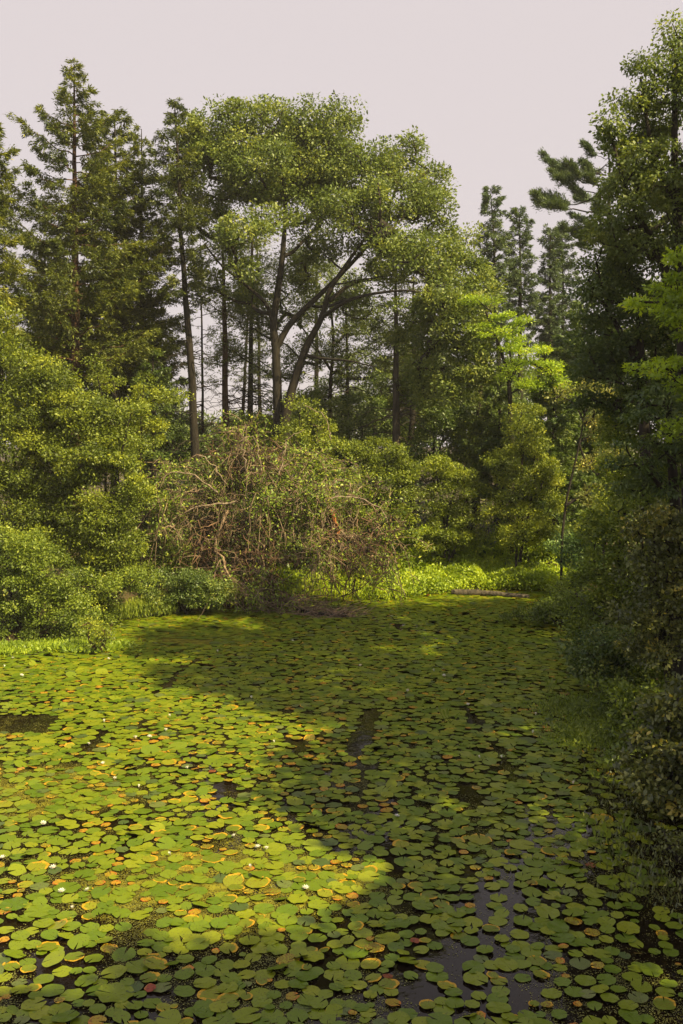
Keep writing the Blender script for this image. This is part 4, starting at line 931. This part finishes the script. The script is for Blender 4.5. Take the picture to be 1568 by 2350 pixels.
shrub('bank_shrub', 'mixed green bush on the right bank below the level-sprayed tree', 19, 1420, 1420,
      [(1410, 1150, 50, 44), (1380, 1210, 50, 44), (1440, 1230, 60, 50), (1400, 1300, 60, 44), (1350, 1330, 46, 34), (1460, 1330, 60, 50), (1350, 1380, 50, 30), (1500, 1180, 50, 60), (1440, 1080, 60, 50, 20), (1500, 1020, 60, 60, 20.5), (1420, 990, 50, 50, 21), (1560, 1080, 50, 80, 20)], M['green'], size=.09, spacing=.36, per=50, clr=.29, seed=405, tint0=.48, tvar=.26)
shrub('bank_shrub', 'dark bush at the right edge above the near brambles', 14.5, 1540, 1560,
      [(1500, 1210, 60, 50), (1560, 1240, 50, 60), (1500, 1300, 70, 50), (1560, 1360, 60, 60), (1480, 1400, 70, 44), (1550, 1460, 60, 50), (1490, 1490, 60, 36), (1620, 1300, 60, 110)], M['olive'], size=.08, spacing=.30, per=42, clr=.24, seed=406, tint0=.42, tvar=.28)
shrub('bank_shrub', 'low dark bush spreading over the water where the far cove opens', 23.5, 1270, 1440,
      [(1220, 1405, 44, 16), (1270, 1395, 50, 24), (1320, 1390, 44, 34), (1290, 1430, 50, 20), (1350, 1420, 44, 34), (1180, 1412, 24, 10)], M['green'], size=.065, spacing=.28, per=60, clr=.2, seed=407, tint0=.28)
shrub('bank_shrub', 'dark bush hanging over the right shore half way up', 17, 1430, 1580,
      [(1340, 1490, 44, 26), (1400, 1470, 60, 40), (1460, 1480, 60, 44), (1380, 1530, 60, 34), (1440, 1550, 60, 36), (1350, 1545, 38, 26), (1510, 1540, 50, 50)], M['dark'], size=.08, spacing=.28, per=45, clr=.23, seed=408, tint0=.5, tvar=.28)
shrub('bramble_bush', 'brownish bramble thicket against the right edge nearest the camera', 11.6, 1560, 1930,
      [(1540, 1600, 50, 60), (1500, 1690, 50, 60), (1560, 1700, 50, 60), (1470, 1780, 44, 44), (1530, 1800, 60, 50), (1480, 1850, 50, 40), (1550, 1880, 50, 50), (1610, 1700, 60, 130), (1600, 1880, 60, 60)], M['olive'], size=.080, spacing=.22, per=19, clr=.17, seed=409, tint0=.42, shape='oval', tvar=.28)
shrub('bramble_bush', 'sparse dark twiggy bush trailing into the water at the lower right', 10.2, 1600, 2080,
      [(1560, 1960, 34, 40), (1600, 1990, 50, 60), (1530, 1930, 34, 24), (1640, 1900, 60, 90)], M['olive'], size=.05, spacing=.22, per=16, clr=.15, seed=410, tint0=.35, shape='oval')
cover('water_weed', 'low fuzzy green weed patch along the right shore', [(1290, 1620), (1350, 1610), (1420, 1620), (1440, 1680), (1360, 1690), (1330, 1650)], M['green'], 16000, .12, .05, .35, 311, .3, .7, .45)
cover('water_weed', 'sparse dark weed in the shaded water below the right thicket', [(1390, 1730), (1430, 1800), (1440, 1900), (1480, 1980), (1540, 2060)], M['olive'], 1800, .14, .06, .3, 312, .25, 1.0, .3)

# trees of the right bank just outside the picture, whose shade lies on the pond
def side_tree(x, y, h, r, label, seed, mat, zlo=.35):
    rs = np.random.default_rng(seed); z0 = gz(x, y)
    root = empty('leafy_tree', (x, y, z0), label, 'tree', 'trees on the right bank beside the camera')
    path = smooth_path([(x, y, z0 - .2), (x + .1, y, z0 + h * .4), (x - .1, y + .1, z0 + h * .9)], 14)
    n = int(40 * r * r); d = unit(rs.normal(0, 1, (n, 3))); q = rs.uniform(.2, 1, (n, 1)) ** (1 / 3)
    cs = np.array([x, y, z0 + h * (1 + zlo) / 2]) + d * q * np.array([r, r, h * (1 - zlo) / 2])
    ch = grow([(path, np.linspace(.22, .05, 14))], cs, .014, rs)
    tubes('trunk', [(path, np.linspace(.22, .05, 14))] + ch, M['bark'], root, 6, .03)
    lv = Leaves(); foliate(lv, cs, .42, 34, .2, rs); lv.build('crown', mat, 'kite', root)
side_tree(9.0, 12.4, 15.5, 3.5, 'leafy tree on the right bank outside the frame, beside the maple', 501, M['oak'])
side_tree(7.8, 7.6, 9.4, 2.7, 'low leafy tree on the right bank outside the frame, between two taller ones', 502, M['oak'], .15)
side_tree(11.5, 18.6, 10.5, 3.0, 'leafy tree behind the tallest right-hand tree, outside the frame', 504, M['oak'])
side_tree(8.0, 3.4, 8.8, 2.2, 'low leafy tree outside the frame, between the nearest tall tree and its neighbour', 505, M['oak'], .1)
side_tree(8.4, -.9, 12.7, 3.2, 'tall leafy tree on the right bank nearest the camera, outside the frame', 503, M['oak'])

# ---------------- the fallen tree
rs = np.random.default_rng(9)
fb = P(470, 1330, 27.5)
ft = empty('fallen_tree', (fb[0], fb[1], gz(fb[0], fb[1])), 'collapsed dead tree arching over the water in a tangle of bare drooping twigs', 'fallen tree')
def jit(path, a): path[1:-1] += rs.normal(0, a, (len(path) - 2, 3)); return path
trk = jit(px_path([(455, 1400, 27.8), (462, 1300, 27.6), (470, 1230, 27.4), (500, 1150, 27), (560, 1110, 26.8), (640, 1120, 26.6), (720, 1150, 26.4), (780, 1215, 26.2), (820, 1250, 26), (880, 1300, 25.8)], 27, 34), .03)
trk_r = np.interp(np.linspace(0, 1, 34), [0, .3, .7, 1], [.20, .13, .09, .03])
tubes('trunk', [(trk, trk_r)], M['deadwood'], ft, 9, .08)
limbs_f = [([(500, 1150, 27), (440, 1165, 26.6), (400, 1200, 26.2), (375, 1215, 26)], .06, .02), ([(500, 1150, 27), (450, 1080, 26.8), (400, 1075, 26.4), (370, 1100, 26)], .035, .012),
           ([(560, 1110, 26.8), (540, 1060, 26.6), (575, 1045, 26.4), (590, 1075, 26)], .04, .012), ([(640, 1120, 26.6), (655, 1070, 26.8), (700, 1040, 27), (740, 1050, 27)], .05, .012),
           ([(640, 1120, 26.6), (700, 1090, 27), (755, 1085, 27), (800, 1110, 26.8)], .05, .012), ([(720, 1150, 26.4), (800, 1140, 26.4), (850, 1160, 26.2), (880, 1200, 26), (890, 1240, 25.8)], .04, .012),
           ([(780, 1215, 26.2), (760, 1170, 26), (720, 1140, 25.8), (690, 1130, 25.6)], .05, .02), ([(780, 1215, 26.2), (740, 1240, 25.6), (735, 1290, 25.4)], .035, .012),
           ([(560, 1110, 26.8), (520, 1180, 26), (500, 1260, 25.6), (540, 1340, 25.2), (600, 1385, 25)], .05, .02), ([(600, 1115, 26.7), (620, 1200, 26), (600, 1290, 25.5), (660, 1370, 25)], .035, .012),
           ([(470, 1230, 27.4), (400, 1280, 26.6), (300, 1285, 26.2), (190, 1310, 26)], .045, .02), ([(700, 1140, 26.5), (640, 1150, 25.8), (590, 1130, 25.6)], .05, .02),
           ([(540, 1060, 26.6), (548, 1010, 26.8), (552, 980, 26.8)], .02, .008), ([(500, 1140, 27), (470, 1120, 26.4), (410, 1140, 26), (370, 1150, 25.8)], .03, .01)]
anchor = [trk]
for pts, r0, r1 in limbs_f:
    pp = jit(px_path(pts, 27, 16), .035); anchor.append(pp); tubes('limb', [(pp, np.linspace(r0, r1, 16))], M['deadwood'], ft, 6, .06)
rst = jit(px_path([(740, 1150, 26.2), (765, 1185, 25.9), (775, 1215, 25.8), (772, 1250, 25.7)], 26, 12), .02)
o = tubes('limb', [(rst, np.linspace(.07, .04, 12))], M['rust'], ft, 7, .1); o['label'] = 'splintered orange-brown broken limb'
AN = np.concatenate(anchor)
M['palewood'] = barkmat('pale dead limb', (.14, .10, .08), (.36, .29, .24), (9, 9, 9))
for pts, r0 in (([(500, 1130), (440, 1088), (385, 1086), (368, 1120)], .026), ([(545, 1150), (450, 1168), (400, 1190), (372, 1222)], .035), ([(690, 1165), (800, 1138), (875, 1170), (905, 1245)], .028),
                ([(745, 1190), (738, 1240), (755, 1270), (735, 1330)], .022), ([(565, 1080), (556, 1020), (562, 975)], .018), ([(600, 1080), (592, 1030), (570, 1005), (545, 1012)], .018),
                ([(780, 1215), (850, 1255), (900, 1300), (930, 1370)], .03), ([(520, 1110), (480, 1060), (440, 1050), (425, 1085)], .018), ([(640, 1090), (660, 1010), (700, 985)], .018), ([(500, 1300), (560, 1350), (600, 1385)], .035),
                ([(420, 1240), (330, 1140), (290, 1150)], .016), ([(760, 1010), (745, 960), (700, 930)], .014)):
    pp = jit(px_path(pts, 25.9, 14), .03); tubes('limb', [(pp, np.linspace(r0, .008, 14))], M['palewood'], ft, 6, .06)
tw = []
ends = []
for i in range(900):
    p0 = AN[rs.integers(len(AN))] + rs.normal(0, .08, 3)
    hangy = rs.random() < .5
    d0 = unit(rs.normal(0, 1, 3) * np.array([1.2, .8, .7]) + (np.array([0, -.15, .35]) if not hangy else np.array([0, -.35, -.15])))
    Lt = rs.uniform(.3, 1.5) if hangy else rs.uniform(.3, 1.15)
    s = np.linspace(0, 1, 8)[:, None]
    pts = p0 + d0 * Lt * s * (1 - .45 * s * hangy) + np.array([0, 0, -1.0 if hangy else -.12]) * Lt * s ** 2
    pts[1:] += np.cumsum(rs.normal(0, .042, (7, 3)), axis=0)
    if i % 12 == 0: pts = p0 + (pts - p0) * np.array([1.5, 1.2, .3])   # a few long bare sprawling ones
    gmin = .03; pts[:, 2] = np.maximum(pts[:, 2], gmin)
    tw.append((pts, np.linspace(rs.uniform(.008, .020), .0045, 8))); ends.append(pts)
    for j in range(3):
        a = rs.integers(2, 7); l2 = rs.uniform(.15, .5); d2 = unit(rs.normal(0, 1, 3) + d0 + [0, 0, -.3])
        q = pts[a] + d2 * l2 * np.linspace(0, 1, 4)[:, None] + np.array([0, 0, -.3]) * l2 * np.linspace(0, 1, 4)[:, None] ** 2 + rs.normal(0, .015, (4, 3)); q[:, 2] = np.maximum(q[:, 2], .02)
        tw.append((q, np.linspace(.008, .004, 4)))
o = tubes('twig_tangle', tw, M['twig'], ft, 4); o['kind'] = 'stuff'
def debris(n, box, Ya, Yb, ln, r_, name, mat, drop):
    c = []
    for i in range(n):
        u = rs.uniform(box[0], box[1]); v = rs.uniform(box[2], box[3]); p0 = P(u, v, rs.uniform(Ya, Yb)); p0[2] = max(p0[2], .02)
        d0 = unit(rs.normal(0, 1, 3) * np.array([1, .7, .8]) + [0, 0, drop]); L_ = rs.uniform(*ln)
        q = p0 + d0 * L_ * np.linspace(0, 1, 7)[:, None]; q[1:] += np.cumsum(rs.normal(0, .035, (6, 3)), axis=0); q[:, 2] = np.maximum(q[:, 2], .015)
        c.append((q, np.linspace(rs.uniform(*r_), .004, 7)))
    o_ = tubes(name, c, mat, ft, 4); o_['kind'] = 'stuff'
M['browntwig'] = barkmat('brown twig', (.030, .014, .009), (.20, .115, .075), (3, 3, 3))
debris(420, (440, 640, 1190, 1390), 25.4, 27.2, (.3, 1.1), (.009, .022), 'hanging_debris', M['browntwig'], -.5)
debris(130, (480, 650, 1030, 1090), 26.2, 27.2, (.3, .9), (.008, .018), 'twig_crest', M['browntwig'], .1)
debris(240, (700, 900, 1180, 1360), 25.2, 26.6, (.3, 1.1), (.008, .018), 'hanging_debris', M['browntwig'], -.7)
# creeper and leftover leaves on it
lv = Leaves(); E = np.concatenate(ends); hi = E[rs.integers(len(E), size=44000)]
uu_, vv_ = proj(hi[:, 0], hi[:, 1], hi[:, 2]); brown = np.clip(1.2 - np.hypot((uu_ - 520) / 150, (vv_ - 1260) / 150), 0, 1) + .7 * np.clip(1.2 - np.hypot((uu_ - 560) / 90, (vv_ - 1060) / 40), 0, 1) + .7 * np.clip(1.2 - np.hypot((uu_ - 790) / 90, (vv_ - 1230) / 60), 0, 1)
keep = rs.random(len(hi)) < np.clip(.66 - .62 * brown + .5 * wob(hi[:, 0], hi[:, 2] * 1.3, 1.6, 3), .12, 1)
hi = hi[keep]; n = len(hi)
lv.add(hi + rs.normal(0, .07, (n, 3)), rs.normal(0, .8, (n, 3)) + [0, 0, -.4], unit(rs.normal(0, .8, (n, 3)) + [0, -.2, .5]), rs.uniform(.05, .115, n), .5, np.clip(rs.normal(.55, .25, n), 0, 1))
lv.build('foliage', M['green2'], 'kite', ft)
EX = 1
# bush growing through and behind it
shrub('green_shrub', 'light green leafy bush growing up through the top of the fallen tree', 28.2, 680, 1350,
      [(690, 930, 34, 26), (730, 980, 36, 28), (680, 1000, 50, 40), (760, 1030, 40, 34), (700, 1070, 60, 36), (640, 1060, 36, 30), (780, 1090, 44, 32)], M['bush'], size=.075, spacing=.38, per=42, clr=.28, seed=220, tint0=.62)
shrub('green_shrub', 'dark olive shrub behind the left half of the fallen tree', 28.9, 470, 1340,
      [(440, 1100, 50, 36), (510, 1110, 50, 40), (450, 1170, 60, 40), (550, 1180, 60, 44), (480, 1240, 60, 40), (590, 1240, 50, 40), (400, 1190, 40, 50)], M['dark'], size=.075, spacing=.42, per=44, clr=.3, seed=221, tint0=.40)
shrub('green_shrub', 'olive shrub behind the right half of the fallen tree', 28.8, 740, 1330,
      [(720, 1180, 60, 44), (800, 1190, 50, 40), (680, 1240, 50, 40), (760, 1260, 60, 36), (840, 1270, 46, 40), (640, 1160, 50, 36)], M['bush'], size=.075, spacing=.42, per=44, clr=.3, seed=222, tint0=.45)
# limb lying in the water in front
dl = []
pp = jit(px_path([(560, 1368, 26), (620, 1378, 25.6), (690, 1398, 25), (740, 1412, 24.6), (800, 1420, 24.3)], 25, 22), .03); pp[:, 2] = np.maximum(pp[:, 2], .03)
w0 = empty('dead_branch', (pp[0][0], pp[0][1], 0), 'dark dead branch lying in the water in front of the fallen tree', 'branch')
tubes('limb', [(pp, np.linspace(.09, .03, 22))], M['bark'], w0, 7, .08)
for i in range(170):
    p0 = pp[rs.integers(5, 22)] + rs.normal(0, .12, 3) * [2.2, 1, .4]; d0 = unit(np.array([rs.normal(.5, 1), rs.normal(0, .5), abs(rs.normal(.1, .3))])); Lt = rs.uniform(.3, 1.1)
    q = p0 + d0 * Lt * np.linspace(0, 1, 6)[:, None]; q[1:] += np.cumsum(rs.normal(0, .025, (5, 3)), axis=0); q[:, 2] = np.clip(q[:, 2], .012, .38)
    dl.append((q, np.linspace(.012, .004, 6)))
o = tubes('twig_tangle', dl, M['deadwood'], w0, 4); o['kind'] = 'stuff'
# the log in the cove
def log(name, label, a, b_, r0, r1, mat, stubs=3, seed=1):
    r2 = np.random.default_rng(seed); A_ = PG(*a, .03); B_ = PG(*b_, .03)
    pth = smooth_path([A_, (A_ * .5 + B_ * .5) + [0, .04, .02], B_], 18); pth[:, 2] = .05 + .02 * np.sin(np.linspace(0, 4, 18))
    ro = empty(name, tuple(A_), label, 'log'); tubes('log_body', [(np.vstack([pth[:1], pth, pth[-1:]]), np.concatenate([[.005], np.linspace(r0, r1, 18), [.005]]))], mat, ro, 10, .06)
    for i in range(stubs):
        k_ = r2.integers(3, 16); d0 = unit(np.array([r2.normal(.6, .5), r2.normal(0, .4), .7])); l_ = r2.uniform(.1, .35)
        tubes('branch_stub', [(pth[k_] + d0 * l_ * np.linspace(0, 1, 4)[:, None], np.linspace(.02, .008, 4))], mat, ro, 5)
log('fallen_log', 'weathered pinkish-brown log lying along the far shore', (1037, 1362), (1215, 1370), .105, .06, M['greybark'], 4, 3)
log('fallen_log', 'thin half-sunk log under the leafy left bank', (190, 1312), (290, 1300), .06, .05, M['redbark'], 2, 4)
print('leaves', total, 'objects', len(bpy.data.objects))

if HAZE > 0:
    hm = bpy.data.materials.new('haze'); hm.use_nodes = True; hm.node_tree.nodes.clear()
    ho = hm.node_tree.nodes.new('ShaderNodeOutputMaterial'); hv = hm.node_tree.nodes.new('ShaderNodeVolumePrincipled')
    hv.inputs['Density'].default_value = HAZE; hv.inputs['Color'].default_value = (.95, .95, .97, 1); hv.inputs['Anisotropy'].default_value = .2
    hm.node_tree.links.new(hv.outputs[0], ho.inputs['Volume'])
    x0, x1, y0, y1, z0, z1 = -420, 420, -320, 460, -3, 19
    Vh = [(x, y, z) for z in (z0, z1) for y in (y0, y1) for x in (x0, x1)]
    Fh = [0, 2, 3, 1, 4, 5, 7, 6, 0, 1, 5, 4, 2, 6, 7, 3, 0, 4, 6, 2, 1, 3, 7, 5]
    tag(mesh_from('haze', np.array(Vh, float), Fh, [4] * 6, hm), 'thin pale summer haze in the air over the pond', 'haze', kind='stuff')
    S.cycles.volume_bounces = 0
